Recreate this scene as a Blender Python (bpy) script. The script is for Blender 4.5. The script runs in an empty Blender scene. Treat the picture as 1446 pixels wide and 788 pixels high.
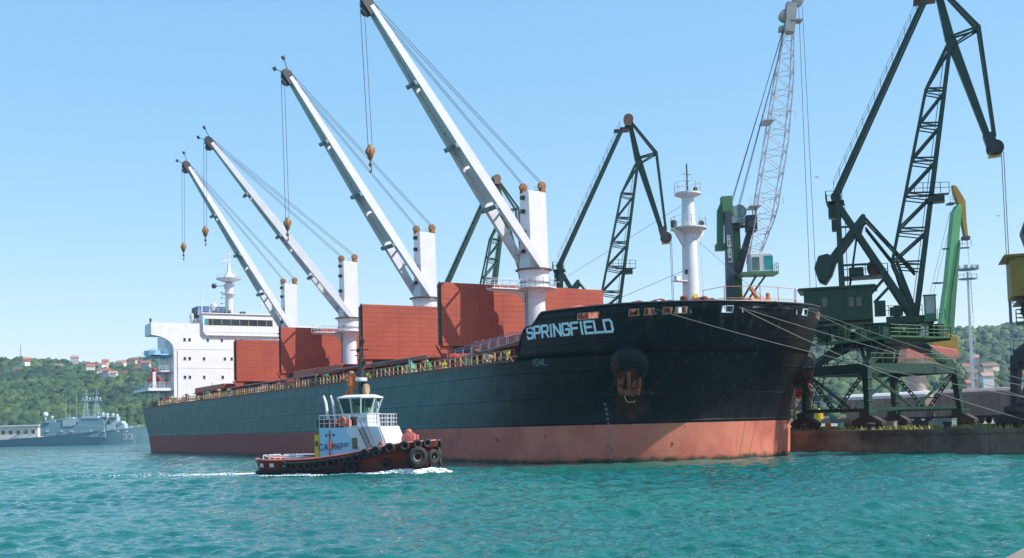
import bpy, math, random
import numpy as np
from mathutils import Vector, Matrix
random.seed(7); rng = np.random.default_rng(7)
scn = bpy.context.scene
C = scn.collection
R = math.radians

# ------------------------------------------------------------------ camera
cam = bpy.data.cameras.new('camera'); camo = bpy.data.objects.new('camera', cam); C.objects.link(camo)
scn.camera = camo
cam.sensor_fit = 'HORIZONTAL'; cam.sensor_width = 36.0
cam.lens = 36.0 * 1554.2 / 1446.0
cam.shift_y = 126.7 / 1446.0
cam.clip_start = 0.5; cam.clip_end = 20000
pt, rl = R(3.0), R(1.474)
Fv = Vector((0, math.cos(pt), math.sin(pt))); Rv = Vector((1, 0, 0)); Uv = Rv.cross(Fv)
R2 = Rv*math.cos(rl) - Uv*math.sin(rl); U2 = Rv*math.sin(rl) + Uv*math.cos(rl)
CAMH = 3.362
camo.matrix_world = Matrix(((R2.x, U2.x, -Fv.x, 0), (R2.y, U2.y, -Fv.y, 0), (R2.z, U2.z, -Fv.z, CAMH), (0, 0, 0, 1)))

# ------------------------------------------------------------------ light
SUN_EL, SUN_AZ = R(47), math.atan2(0.95, -0.25)      # azimuth clockwise from +Y
w = bpy.data.worlds.new('World'); scn.world = w; w.use_nodes = True
nt = w.node_tree; bg = nt.nodes['Background']
sky = nt.nodes.new('ShaderNodeTexSky'); sky.sky_type = 'NISHITA'; sky.sun_disc = False
sky.sun_elevation = SUN_EL; sky.sun_rotation = SUN_AZ
sky.air_density = 1.0; sky.dust_density = 0.6; sky.ozone_density = 2.5; sky.altitude = 0
hs_ = nt.nodes.new('ShaderNodeHueSaturation'); hs_.inputs['Saturation'].default_value = 2.6; hs_.inputs['Value'].default_value = 3.1; hs_.inputs['Hue'].default_value = .497
gm_ = nt.nodes.new('ShaderNodeGamma'); gm_.inputs[1].default_value = .30
nt.links.new(sky.outputs[0], gm_.inputs[0]); nt.links.new(gm_.outputs[0], hs_.inputs['Color']); nt.links.new(hs_.outputs[0], bg.inputs[0]); bg.inputs[1].default_value = 0.15
sl = bpy.data.lights.new('sun', 'SUN'); sl.energy = 4.8; sl.angle = R(0.53); sl.color = (1, .95, .87)
so = bpy.data.objects.new('sun', sl); C.objects.link(so)
sd = Vector((math.sin(SUN_AZ)*math.cos(SUN_EL), math.cos(SUN_AZ)*math.cos(SUN_EL), math.sin(SUN_EL)))
so.rotation_euler = sd.to_track_quat('Z', 'Y').to_euler()
scn.view_settings.view_transform = 'Standard'; scn.view_settings.look = 'None'
scn.view_settings.exposure = 0.45; scn.view_settings.gamma = 1
scn.render.engine = 'CYCLES'

# ------------------------------------------------------------------ helpers
class M:
    def __init__(s): s.v = []; s.f = []; s.m = []; s.X = None; s.mi = 0
    def add(s, vs, fs):
        b = len(s.v)
        for p in vs:
            p = Vector(p)
            if s.X is not None: p = s.X @ p
            s.v.append(tuple(p))
        for f in fs: s.f.append([i+b for i in f]); s.m.append(s.mi)
        return s
    def box(s, a, b):
        x0, y0, z0 = a; x1, y1, z1 = b
        return s.add([(x0,y0,z0),(x1,y0,z0),(x1,y1,z0),(x0,y1,z0),(x0,y0,z1),(x1,y0,z1),(x1,y1,z1),(x0,y1,z1)],
              [(0,3,2,1),(4,5,6,7),(0,1,5,4),(1,2,6,5),(2,3,7,6),(3,0,4,7)])
    def beam(s, p, q, wa, ha=None, wb=None, hb=None, up=(0,0,1)):
        p = Vector(p); q = Vector(q); ha = ha or wa; wb = wb or wa; hb = hb or (ha if wb == wa else wb*ha/wa)
        d = (q-p); 
        if d.length < 1e-6: return s
        d.normalize(); u = Vector(up)
        if abs(d.dot(u)) > .98: u = Vector((1,0,0)) if abs(d.x) < .9 else Vector((0,1,0))
        a = d.cross(u).normalized(); b = a.cross(d)
        vs = []
        for c, w_, h_ in ((p, wa, ha), (q, wb, hb)):
            for i, j in ((-1,-1),(1,-1),(1,1),(-1,1)): vs.append(c + a*w_*.5*i + b*h_*.5*j)
        return s.add(vs, [(0,3,2,1),(4,5,6,7),(0,1,5,4),(1,2,6,5),(2,3,7,6),(3,0,4,7)])
    def tube(s, p, q, r, r2=None, n=8, cap=True):
        p = Vector(p); q = Vector(q); r2 = r if r2 is None else r2
        d = (q-p); 
        if d.length < 1e-6: return s
        d.normalize(); u = Vector((0,0,1)) if abs(d.z) < .95 else Vector((1,0,0))
        a = d.cross(u).normalized(); b = a.cross(d)
        vs = [c + (a*math.cos(2*math.pi*i/n) + b*math.sin(2*math.pi*i/n))*rr for c, rr in ((p,r),(q,r2)) for i in range(n)]
        fs = [(i, (i+1)%n, n+(i+1)%n, n+i) for i in range(n)]
        if cap: fs += [tuple(range(n))[::-1], tuple(range(n, 2*n))]
        return s.add(vs, fs)
    def path(s, pts, r, n=6):
        for a, b in zip(pts[:-1], pts[1:]): s.tube(a, b, r, n=n)
        return s
    def lathe(s, prof, c=(0,0,0), n=20, axis='z'):
        vs = []
        for r_, z in prof:
            for i in range(n):
                a = 2*math.pi*i/n; x, y = r_*math.cos(a), r_*math.sin(a)
                p = {'z': (x, y, z), 'y': (x, z, y), 'x': (z, x, y)}[axis]
                vs.append((c[0]+p[0], c[1]+p[1], c[2]+p[2]))
        k = len(prof); fs = []
        for j in range(k-1):
            for i in range(n): fs.append((j*n+i, j*n+(i+1)%n, (j+1)*n+(i+1)%n, (j+1)*n+i))
        fs.append(tuple(range(n))[::-1]); fs.append(tuple(range((k-1)*n, k*n)))
        return s.add(vs, fs)
    def prism(s, poly, a, b, axis='x'):
        def P(u, v, w_): return {'x': (w_, u, v), 'y': (u, w_, v), 'z': (u, v, w_)}[axis]
        n = len(poly); vs = [P(u, v, a) for u, v in poly] + [P(u, v, b) for u, v in poly]
        return s.add(vs, [tuple(range(n))[::-1], tuple(range(n, 2*n))] + [(i, (i+1)%n, n+(i+1)%n, n+i) for i in range(n)])
    def torus(s, c, R_, r_, nrm, n=20, m=10):
        nrm = Vector(nrm).normalized(); u = Vector((0,0,1)) if abs(nrm.z) < .9 else Vector((1,0,0))
        a = nrm.cross(u).normalized(); b = a.cross(nrm); c = Vector(c); vs = []
        for i in range(n):
            t = 2*math.pi*i/n; d = a*math.cos(t) + b*math.sin(t)
            for j in range(m):
                q = 2*math.pi*j/m; vs.append(c + d*(R_ + r_*math.cos(q)) + nrm*r_*math.sin(q))
        return s.add(vs, [(i*m+j, ((i+1)%n)*m+j, ((i+1)%n)*m+(j+1)%m, i*m+(j+1)%m) for i in range(n) for j in range(m)])
    def ball(s, c, r, n=12, k=8, sc=(1,1,1)):
        vs = [(c[0]+r*sc[0]*math.sin(math.pi*j/k)*math.cos(2*math.pi*i/n), c[1]+r*sc[1]*math.sin(math.pi*j/k)*math.sin(2*math.pi*i/n), c[2]+r*sc[2]*math.cos(math.pi*j/k)) for j in range(k+1) for i in range(n)]
        return s.add(vs, [(j*n+i, j*n+(i+1)%n, (j+1)*n+(i+1)%n, (j+1)*n+i) for j in range(k) for i in range(n)])
    def rail(s, pts, h=1.0, sp=1.5, r=.03, bars=2):
        "posts and bars along a polyline"
        for a, b in zip(pts[:-1], pts[1:]):
            a = Vector(a); b = Vector(b); L = (b-a).length; n = max(1, round(L/sp))
            for i in range(n+1):
                p = a.lerp(b, i/n); s.tube(p, p+Vector((0,0,h)), r, n=5)
            for k in range(bars):
                z = Vector((0,0,h*(k+1)/bars)); s.tube(a+z, b+z, r*.8, n=5)
        return s
    def ladder(s, p, q, side, wd=.5, sp=.45, r=.03):
        p = Vector(p); q = Vector(q); side = Vector(side).normalized()*wd*.5
        s.tube(p-side, q-side, r, n=5); s.tube(p+side, q+side, r, n=5)
        n = int((q-p).length/sp)
        for i in range(1, n): c = p.lerp(q, i/n); s.tube(c-side, c+side, r*.7, n=4)
        return s
    def build(s, name, mats, parent=None, smooth=False, bevel=0, recalc=True):
        me = bpy.data.meshes.new(name); me.from_pydata(s.v, [], s.f)
        if not isinstance(mats, (list, tuple)): mats = [mats]
        for m_ in mats: me.materials.append(m_)
        if len(mats) > 1: me.polygons.foreach_set('material_index', s.m)
        if smooth:
            me.polygons.foreach_set('use_smooth', [True]*len(me.polygons))
            try: me.set_sharp_from_angle(angle=R(38))
            except Exception: pass
        me.update()
        o = bpy.data.objects.new(name, me); C.objects.link(o)
        if parent: o.parent = parent
        if bevel:
            b = o.modifiers.new('bevel', 'BEVEL'); b.width = bevel; b.segments = 2; b.limit_method = 'ANGLE'
        return o

def thing(name, label, cat, loc=(0,0,0), rz=0, group=None):
    o = bpy.data.objects.new(name, None); C.objects.link(o); o.location = loc; o.rotation_euler = (0,0,rz)
    return tag(o, label, cat, group)
def tag(o, label, cat, group=None, kind=None):
    if label: o['label'] = label
    if cat: o['category'] = cat
    if group: o['group'] = group
    if kind: o['kind'] = kind
    return o
KIDS = {}
def copy_tree(o, parent=None):
    c = o.copy(); C.objects.link(c)
    if parent: c.parent = parent
    for ch in [x for x in C.objects if x.parent == o]: copy_tree(ch, c)
    return c
def kids(o): return [x for x in C.objects if x.parent == o]

# ------------------------------------------------------------------ materials
def nd(nt, t, **k):
    n = nt.nodes.new(t)
    for a, b in k.items(): setattr(n, a, b)
    return n
def mat(name, col, rough=.5, metal=0, var=.12, vs=.6, rust=0, streak=0, bump=.0, bs=8, spec=.5, col2=None, c2s=.15):
    m = bpy.data.materials.new(name); m.use_nodes = True; t = m.node_tree; b = t.nodes['Principled BSDF']; L = t.links.new
    b.inputs['Roughness'].default_value = rough; b.inputs['Metallic'].default_value = metal
    b.inputs['Specular IOR Level'].default_value = spec
    tc = nd(t, 'ShaderNodeTexCoord')
    def noise(scale, detail=5, sx=(1,1,1)):
        mp = nd(t, 'ShaderNodeMapping'); mp.inputs['Scale'].default_value = sx; L(tc.outputs['Object'], mp.inputs[0])
        n = nd(t, 'ShaderNodeTexNoise'); n.inputs['Scale'].default_value = scale; n.inputs['Detail'].default_value = detail; n.inputs['Roughness'].default_value = .6
        L(mp.outputs[0], n.inputs[0]); return n.outputs[0]
    def ramp(src, a, b_):
        r_ = nd(t, 'ShaderNodeMapRange'); r_.inputs[1].default_value = a; r_.inputs[2].default_value = b_; L(src, r_.inputs[0]); return r_.outputs[0]
    def mix(fac, a, b_):
        x = nd(t, 'ShaderNodeMix', data_type='RGBA')
        L(fac, x.inputs[0])
        for i, c in ((6, a), (7, b_)):
            if isinstance(c, tuple): x.inputs[i].default_value = (*c, 1) if len(c) == 3 else c
            else: L(c, x.inputs[i])
        return x.outputs[2]
    lo = tuple(c*(1-var) for c in col); hi = tuple(min(1, c*(1+var)) for c in col)
    out = mix(ramp(noise(vs), .3, .7), lo, hi)
    if col2: out = mix(ramp(noise(c2s, 4), .48, .62), out, col2)
    if streak:
        out = mix(ramp(noise(1.6, 5, (1,1,.08)), .60, .60+.25/streak), out, tuple(c*.5+.5*q for c, q in zip(col, (.16,.09,.05))))
    if rust:
        out = mix(ramp(noise(1.1, 8), .68-.1*rust, .74-.1*rust), out, (.17,.06,.025))
    L(out, b.inputs['Base Color'])
    if bump:
        bp = nd(t, 'ShaderNodeBump'); bp.inputs['Strength'].default_value = 1; bp.inputs['Distance'].default_value = bump
        L(noise(bs, 4), bp.inputs['Height']); L(bp.outputs[0], b.inputs['Normal'])
    return m
MT = {}
MT['white'] = mat('white_paint', (.64,.64,.68), .4, var=.05, rust=.12, streak=.5)
MT['accwhite'] = mat('superstructure_white', (.70,.70,.73), .45, var=.05, rust=.1, streak=.8)
MT['jib'] = mat('crane_pale_paint', (.62,.62,.66), .4, var=.08, rust=.2, streak=.4)
MT['collar'] = mat('brown_rusty_collar', (.15,.085,.055), .6, rust=.9)
MT['pulley'] = mat('ochre_pulley', (.24,.105,.035), .55, rust=.6, var=.2)
MT['rope'] = mat('steel_rope', (.10,.14,.20), .6, var=.1)
MT['greyblue'] = mat('grey_green_bracket', (.16,.24,.25), .5)
MT['dark'] = mat('dark_steel', (.035,.038,.04), .5, rust=.2)
MT['black'] = mat('black_rubber', (.018,.018,.018), .75, var=.3)
MT['hatch'] = mat('hatch_red_oxide', (.37,.072,.040), .5, var=.13, vs=.35, rust=.25, streak=.8, col2=(.33,.058,.035))
MT['hatchd'] = mat('hatch_edge_dark', (.06,.055,.05), .6, rust=.5)
MT['coam'] = mat('coaming_red_brown', (.20,.05,.035), .6, var=.25, rust=.6)
MT['deck'] = mat('deck_red_brown', (.20,.075,.05), .7, var=.3, rust=.6)
MT['tan'] = mat('cream_stanchion', (.36,.27,.15), .6, var=.25, rust=.6)
MT['red'] = mat('signal_red', (.50,.035,.025), .5, var=.2, rust=.3)
MT['pinkred'] = mat('faded_red_paint', (.55,.16,.13), .5, var=.2, rust=.3)
MT['green'] = mat('deck_green', (.02,.22,.08), .5, var=.2, rust=.2)
MT['palegreen'] = mat('pale_green', (.25,.50,.33), .5, var=.2)
MT['orange'] = mat('safety_orange', (.70,.16,.03), .5, var=.15, rust=.25)
MT['yellow'] = mat('yellow_paint', (.62,.45,.03), .45, var=.15, rust=.35)
MT['glass'] = mat('dark_glass', (.02,.03,.035), .08, var=.1, spec=.8)
MT['tglass'] = mat('green_glass', (.05,.12,.09), .06, var=.3, spec=.8)
MT['cgreen'] = mat('crane_dark_green', (.006,.042,.024), .45, var=.3, rust=.35, streak=.5)
MT['chouse'] = mat('crane_house_green', (.008,.055,.018), .5, var=.2, rust=.15, streak=.8)
MT['lgreen'] = mat('crane_light_green', (.10,.34,.14), .5, var=.15, rust=.15)
MT['mgreen'] = mat('harbour_crane_green', (.06,.18,.09), .5, var=.2, rust=.15)
MT['bogie'] = mat('bogie_dark_iron', (.045,.035,.03), .6, rust=.4, var=.3)
MT['dyel'] = mat('dull_yellow_house', (.26,.165,.02), .5, var=.25, rust=.5, streak=.8)
MT['pgreen'] = mat('platform_green', (.04,.15,.055), .5, var=.25, rust=.3)
MT['cyel'] = mat('ochre_yellow', (.50,.38,.05), .5, var=.2, rust=.3)
MT['teal'] = mat('teal_glass', (.05,.32,.34), .1, var=.3)
MT['conc'] = mat('concrete', (.30,.28,.24), .85, var=.3, vs=.25, bump=.02, bs=3, streak=.6, col2=(.20,.17,.13))
MT['wall'] = mat('quay_wall_concrete', (.20,.15,.11), .85, var=.4, vs=.4, bump=.06, bs=1.2, streak=1.4, rust=.5, col2=(.09,.06,.045))
MT['navy'] = mat('naval_grey', (.17,.29,.35), .45, var=.06, streak=.3)
MT['navyl'] = mat('naval_grey_light', (.36,.45,.50), .45, var=.06)
MT['boom'] = mat('boom_lattice_pale', (.40,.41,.46), .4, var=.15)
MT['bollard'] = mat('bollard_iron', (.05,.04,.035), .6, rust=.8)
MT['line'] = mat('mooring_rope', (.27,.25,.22), .8, var=.15)
MT['wagon'] = mat('wagon_brown_grey', (.24,.19,.18), .7, var=.25, streak=1, rust=.3)
MT['wroof'] = mat('wagon_roof_pale', (.58,.56,.56), .5, var=.12)
MT['tugblue'] = mat('tug_house_shade_blue', (.32,.56,.74), .45, var=.05)  # bluish shade on the white tug house put into the base colour
MT['tugred'] = mat('tug_hull_red', (.19,.016,.012), .4, var=.25, rust=.15, streak=.6)
MT['tugdark'] = mat('tug_waterline_maroon', (.10,.018,.014), .5, var=.3)
MT['roof'] = mat('clay_tile', (.42,.17,.11), .8, var=.2)
MT['plaster'] = mat('pale_plaster', (.60,.55,.50), .8, var=.15)
MT['letter'] = mat('lettering_pale_blue', (.62,.75,.82), .5, var=.15, vs=2)
MT['rust'] = mat('rusted_anchor_steel', (.17,.05,.022), .8, var=.5, rust=.6, vs=2, bump=.03)
MT['grass'] = mat('dry_grass', (.26,.25,.06), .9, var=.4, vs=1)

def thin_glass(name, col):
    m = bpy.data.materials.new(name); m.use_nodes = True; t = m.node_tree; b = t.nodes['Principled BSDF']
    tr = t.nodes.new('ShaderNodeBsdfTransparent'); tr.inputs[0].default_value = (*col, 1); mx = t.nodes.new('ShaderNodeMixShader'); mx.inputs[0].default_value = .25
    b.inputs['Base Color'].default_value = (.02,.04,.03,1); b.inputs['Roughness'].default_value = .04
    t.links.new(tr.outputs[0], mx.inputs[1]); t.links.new(b.outputs[0], mx.inputs[2]); t.links.new(mx.outputs[0], t.nodes['Material Output'].inputs['Surface']); return m
MT['wglass'] = thin_glass('wheelhouse_glass', (.72,.85,.78))

# ------------------------------------------------------------------ ship frame
YAW = R(30.39); BOW = Vector((25.2, 88.26))
fw = Vector((math.sin(YAW), -math.cos(YAW))); pd = Vector((math.cos(YAW), math.sin(YAW)))   # bow and port directions
def W(s, t, z=0):
    "ship coordinates (metres from stern, to starboard, above water) to world"
    q = BOW + fw*(s-190) - pd*t
    return Vector((q.x, q.y, z))
SROT = math.atan2(fw.y, fw.x)
def P(s, t, z): return (s, -t, z)

# ------------------------------------------------------------------ lettering made of strokes
GL = {
 'S': [[(1,.85),(.85,1),(.15,1),(0,.85),(0,.62),(.12,.52),(.88,.48),(1,.38),(1,.15),(.85,0),(.15,0),(0,.15)]],
 'P': [[(0,0),(0,1),(.85,1),(1,.85),(1,.55),(.85,.42),(0,.42)]],
 'R': [[(0,0),(0,1),(.85,1),(1,.85),(1,.58),(.85,.45),(0,.45)], [(.55,.45),(1,0)]],
 'I': [[(.5,0),(.5,1)]], 'N': [[(0,0),(0,1),(1,0),(1,1)]],
 'G': [[(1,.8),(1,.88),(.85,1),(.15,1),(0,.85),(0,.15),(.15,0),(.85,0),(1,.12),(1,.48),(.55,.48)]],
 'F': [[(0,0),(0,1),(1,1)], [(0,.52),(.85,.52)]], 'E': [[(1,0),(0,0),(0,1),(1,1)], [(0,.52),(.85,.52)]],
 'L': [[(0,1),(0,0),(1,0)]], 'D': [[(0,0),(0,1),(.82,1),(1,.82),(1,.18),(.82,0),(0,0)]],
 'C': [[(1,.85),(.85,1),(.15,1),(0,.85),(0,.15),(.15,0),(.85,0),(1,.15)]], 'A': [[(0,0),(.5,1),(1,0)], [(.2,.35),(.8,.35)]],
 'M': [[(0,0),(0,1),(.5,.4),(1,1),(1,0)]], 'H': [[(0,0),(0,1)],[(1,0),(1,1)],[(0,.5),(1,.5)]],
 'B': [[(0,0),(0,1),(.8,1),(.95,.88),(.95,.62),(.8,.52),(0,.52)],[(.8,.52),(1,.4),(1,.12),(.85,0),(0,0)]],
 'T': [[(.5,0),(.5,1)],[(0,1),(1,1)]], '1': [[(.2,.8),(.5,1),(.5,0)]],
 '2': [[(0,.85),(.15,1),(.85,1),(1,.85),(1,.6),(0,0),(1,0)]],
 '3': [[(0,.88),(.15,1),(.85,1),(1,.85),(1,.62),(.85,.52),(.4,.52)],[(.85,.52),(1,.4),(1,.15),(.85,0),(.15,0),(0,.12)]],
 '4': [[(.75,0),(.75,1),(0,.3),(1,.3)]], '0': [[(.15,0),(0,.15),(0,.85),(.15,1),(.85,1),(1,.85),(1,.15),(.85,0),(.15,0)]],
 '5': [[(1,1),(0,1),(0,.55),(.85,.55),(1,.42),(1,.12),(.85,0),(.1,0)]], '6': [[(1,.9),(.85,1),(.15,1),(0,.85),(0,.15),(.15,0),(.85,0),(1,.15),(1,.42),(.85,.55),(0,.55)]],
 '8': [[(.15,0),(0,.15),(0,.85),(.15,1),(.85,1),(1,.85),(1,.15),(.85,0),(.15,0)],[(0,.52),(1,.52)]],
 'U': [[(0,1),(0,.15),(.15,0),(.85,0),(1,.15),(1,1)]],
}
def write(text, h, w_, gap, sw, fn, name, m_, parent, centre=False):
    "fn(x, y, lift) places a point of the flat lettering on its surface"
    mb = M(); x = 0; k = 0
    for ch in text:
        if ch == ' ': x += w_*.7; continue
        cw = sw*1.2 if ch == 'I' else w_
        for st in GL[ch]:
            pts = [Vector((x + (px if ch != 'I' else .5)*cw, py*h)) for px, py in st]
            for a, b in zip(pts[:-1], pts[1:]):
                k += 1; d = (b-a).normalized(); n_ = Vector((-d.y, d.x))*sw/2; a_ = a - d*sw/2; b_ = b + d*sw/2
                seg = max(1, int((b_-a_).length/.5)); vs = []
                for i in range(seg+1):
                    c = a_.lerp(b_, i/seg)
                    for sg in (1, -1): q = c + n_*sg; vs.append(fn(q.x, q.y, .02 + .0012*(k % 9)))
                mb.add(vs, [(2*i, 2*i+1, 2*i+3, 2*i+2) for i in range(seg)])
        x += cw + gap
    return mb.build(name, m_, parent)
# ================================================================== WATER, QUAY, HILLS
def waves(X, Y, D):
    Z = np.zeros_like(X); dX = np.zeros_like(X)
    r = np.random.default_rng(3)
    for i in range(70):
        lam = 0.36 * (1.036 ** i) if i < 62 else r.uniform(4, 8)
        th = r.normal(R(75), R(30)); k = 2*np.pi/lam; ph = r.uniform(0, 6.28)
        amp = 0.0085*lam**0.72 * r.uniform(.6, 1.4) * (.6 if i >= 62 else 1.25 if lam < 1.3 else 1)
        fade = np.clip(1.7 - D*0.0030*4/lam, 0, 1)
        c = k*(X*np.cos(th)+Y*np.sin(th)) + ph
        Z += fade*amp*(1-2*np.abs(np.sin(c*.5))**1.15) if i % 3 == 0 else fade*amp*np.sin(c)
    g = .95 + .38*np.sin(X*.06+Y*.03+1.5*np.sin(Y*.05))*np.sin(Y*.11-X*.02) + .22*np.sin(X*.17-Y*.05)*np.sin(Y*.23+X*.04)
    return Z*g
nr, na = 1150, 760
rad = 14*np.exp(np.linspace(0, math.log(420/14), nr)); ang = np.linspace(R(-37), R(37), na)
RR, AA = np.meshgrid(rad, ang, indexing='ij')
X = RR*np.sin(AA); Y = RR*np.cos(AA); Z = waves(X, Y, RR); 
edge = np.clip((420-RR)/150, 0, 1)*np.clip((RR-14)/2, 0, 1)*np.clip((R(37)-np.abs(AA))/R(2), 0, 1); Z *= edge
def sheet(name, X, Y, Z, m_, extra=None):
    h_, w_ = X.shape; me = bpy.data.meshes.new(name)
    co = np.stack([X, Y, Z], -1).reshape(-1, 3).astype(np.float32)
    idx = np.arange(h_*w_).reshape(h_, w_); q = np.stack([idx[:-1,:-1], idx[:-1,1:], idx[1:,1:], idx[1:,:-1]], -1).reshape(-1, 4)
    me.vertices.add(len(co)); me.vertices.foreach_set('co', co.ravel())
    me.loops.add(q.size); me.loops.foreach_set('vertex_index', q.ravel().astype(np.int32))
    me.polygons.add(len(q)); me.polygons.foreach_set('loop_start', np.arange(0, q.size, 4, dtype=np.int32))
    me.polygons.foreach_set('use_smooth', np.ones(len(q), bool))
    me.update(calc_edges=True); me.materials.append(m_)
    o = bpy.data.objects.new(name, me); C.objects.link(o); return o
def water_mat():
    m = bpy.data.materials.new('sea_water'); m.use_nodes = True; t = m.node_tree; b = t.nodes['Principled BSDF']; L = t.links.new
    b.inputs['Roughness'].default_value = .05; b.inputs['IOR'].default_value = 1.5
    geo = nd(t, 'ShaderNodeNewGeometry')
    n1 = nd(t, 'ShaderNodeTexNoise'); n1.inputs['Scale'].default_value = .03; n1.inputs['Detail'].default_value = 3; L(geo.outputs['Position'], n1.inputs[0])
    cr = nd(t, 'ShaderNodeMix', data_type='RGBA'); cr.inputs[6].default_value = (.003,.094,.100,1); cr.inputs[7].default_value = (.007,.125,.086,1)
    mr = nd(t, 'ShaderNodeMapRange'); mr.inputs[1].default_value = .35; mr.inputs[2].default_value = .65; L(n1.outputs[0], mr.inputs[0]); L(mr.outputs[0], cr.inputs[0])
    L(cr.outputs[2], b.inputs['Base Color'])
    prev = None
    gn = nd(t, 'ShaderNodeTexNoise'); gn.inputs['Scale'].default_value = .05; gn.inputs['Detail'].default_value = 4; gmap = nd(t, 'ShaderNodeMapping'); gmap.inputs['Scale'].default_value = (.6,1.8,1); L(geo.outputs['Position'], gmap.inputs[0]); L(gmap.outputs[0], gn.inputs[0])
    gr_ = nd(t, 'ShaderNodeMapRange'); gr_.inputs[1].default_value = .38; gr_.inputs[2].default_value = .62; gr_.inputs[3].default_value = .45; gr_.inputs[4].default_value = 1.0; L(gn.outputs[0], gr_.inputs[0])
    for sc, dist, sx in ((2.4, .12, (1,1.7,1)), (7.0, .022, (1,1.4,1)), (18., .004, (1,1.2,1))):
        mp = nd(t, 'ShaderNodeMapping'); mp.inputs['Scale'].default_value = sx; mp.inputs['Rotation'].default_value = (0,0,.35); L(geo.outputs['Position'], mp.inputs[0])
        n = nd(t, 'ShaderNodeTexNoise'); n.inputs['Scale'].default_value = sc; n.inputs['Detail'].default_value = 3; n.inputs['Distortion'].default_value = .6; L(mp.outputs[0], n.inputs[0])
        bp = nd(t, 'ShaderNodeBump'); bp.inputs['Strength'].default_value = 1; bp.inputs['Distance'].default_value = dist; L(n.outputs[0], bp.inputs['Height']); L(gr_.outputs[0], bp.inputs['Strength'])
        if prev: L(prev, bp.inputs['Normal'])
        prev = bp.outputs[0]
    L(prev, b.inputs['Normal'])
    return m
MT['water'] = water_mat()
wo = sheet('water', X, Y, Z, MT['water']); tag(wo, None, None, None, 'structure')
# the rest of the bay: sheets joined edge to edge round the wavy one (same object family, all water)
mb = M()
e = lambda r_, a: (r_*math.sin(a), r_*math.cos(a), -0.02)
n = 24
for i in range(n):
    a0 = R(-37)+R(74)*i/n; a1 = R(-37)+R(74)*(i+1)/n
    mb.add([e(419,a0), e(419,a1), e(9000,a1), e(9000,a0)], [(0,3,2,1)])
for i in range(40):
    a0 = R(37)+R(286)*i/40; a1 = R(37)+R(286)*(i+1)/40
    mb.add([e(.5,a0), e(.5,a1), e(9000,a1), e(9000,a0)], [(0,3,2,1)])
for i in range(n):
    a0 = R(-37)+R(74)*i/n; a1 = R(-37)+R(74)*(i+1)/n
    mb.add([e(.5,a0), e(.5,a1), e(14.1,a1), e(14.1,a0)], [(0,3,2,1)])
tag(mb.build('bay_water', MT['water']), None, None, None, 'structure')

# quay ---------------------------------------------------------------
QT = -17.2; QZ = 2.0; S0, S1 = -60, 330
mb = M(); mb.X = Matrix.Translation(W(0,0,0)) @ Matrix.Rotation(SROT, 4, 'Z')
mb.box((S0, -QT+.5, -2), (S1, 150, QZ))
tag(mb.build('quay', MT['conc']), None, None, None, 'structure')
mb = M(); mb.X = Matrix.Translation(W(0,0,0)) @ Matrix.Rotation(SROT, 4, 'Z')
s = S0
while s < S1:
    mb.box((s+.03, -QT, -2), (s+6.97, -QT+.497, QZ-.25)); mb.box((s+.02, -QT-.12, QZ-.25), (s+6.98, -QT+1.1, QZ+.12)); s += 7
tag(mb.build('quay_wall', MT['wall']), None, None, None, 'structure')
mb = M(); mb.X = Matrix.Translation(W(0,0,0)) @ Matrix.Rotation(SROT, 4, 'Z')
for tt in (-20, -34, -44, -45.5, -58, -59.5): mb.box((S0, -tt-.06, QZ+.004), (S1, -tt+.06, QZ+.14))
tag(mb.build('crane_rails', MT['dark']), None, None, None, 'structure')
# weeds along the quay edge
mb = M()
for i in range(2600):
    s_ = rng.uniform(160, 215); t_ = -rng.choice([rng.normal(18.9,.25), rng.normal(24,3), rng.normal(21.5,.4)]); 
    if t_ > -18.5: continue
    p = W(s_, t_, QZ); a = rng.uniform(0, 6.28); h_ = rng.uniform(.2,.6)
    d = Vector((math.cos(a), math.sin(a), 0))*rng.uniform(.08,.22); l = Vector((rng.normal(0,.1), rng.normal(0,.1), h_))
    mb.add([p-d, p+d, p+l], [(0,1,2)])
tag(mb.build('weeds', MT['grass']), None, None, None, 'stuff')

# hills ----------------------------------------------------------------
def vnoise(x, y, sc, seed=0):
    x = np.asarray(x)/sc + seed*13.1; y = np.asarray(y)/sc + seed*7.7
    xi = np.floor(x); yi = np.floor(y); xf = x-xi; yf = y-yi
    h_ = lambda a, b: np.modf(np.abs(np.sin(a*127.1+b*311.7)*43758.5453))[0]
    u = xf*xf*(3-2*xf); v = yf*yf*(3-2*yf)
    return (h_(xi,yi)*(1-u)+h_(xi+1,yi)*u)*(1-v)+(h_(xi,yi+1)*(1-u)+h_(xi+1,yi+1)*u)*v
def hillz(x, y):
    x = np.asarray(x, float); y = np.asarray(y, float)
    front = np.where(x < 0, 760, 700)
    ridge = 84 + 3*np.sin(x/260.) + 6*(vnoise(x, x*0, 160, 2)-.5) + np.where(x > 0, 9, 0)*np.clip(x/300, 0, 1)
    k = np.clip((y-front)/(1250-front), 0, 1)
    base = ridge*(k**.85) + 9*(vnoise(x, y, 110, 1)-.5)*k + 5*(vnoise(x, y, 45, 4)-.5)*k
    return np.where(k <= 0, -1.5, base + 1.2)
MT['hill'] = mat('hillside_soil_and_scrub', (.075,.085,.03), .9, var=.35, vs=.02, col2=(.11,.09,.05), c2s=.01)
gx, gy = np.meshgrid(np.linspace(-1900, 1900, 240), np.concatenate([[690], np.linspace(700, 1250, 50), [1500, 2200]]), indexing='xy')
gz = hillz(gx, gy); gz[0] = -2
ho = sheet('hill', gx, gy, gz, MT['hill']); tag(ho, None, None, None, 'structure')

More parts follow.
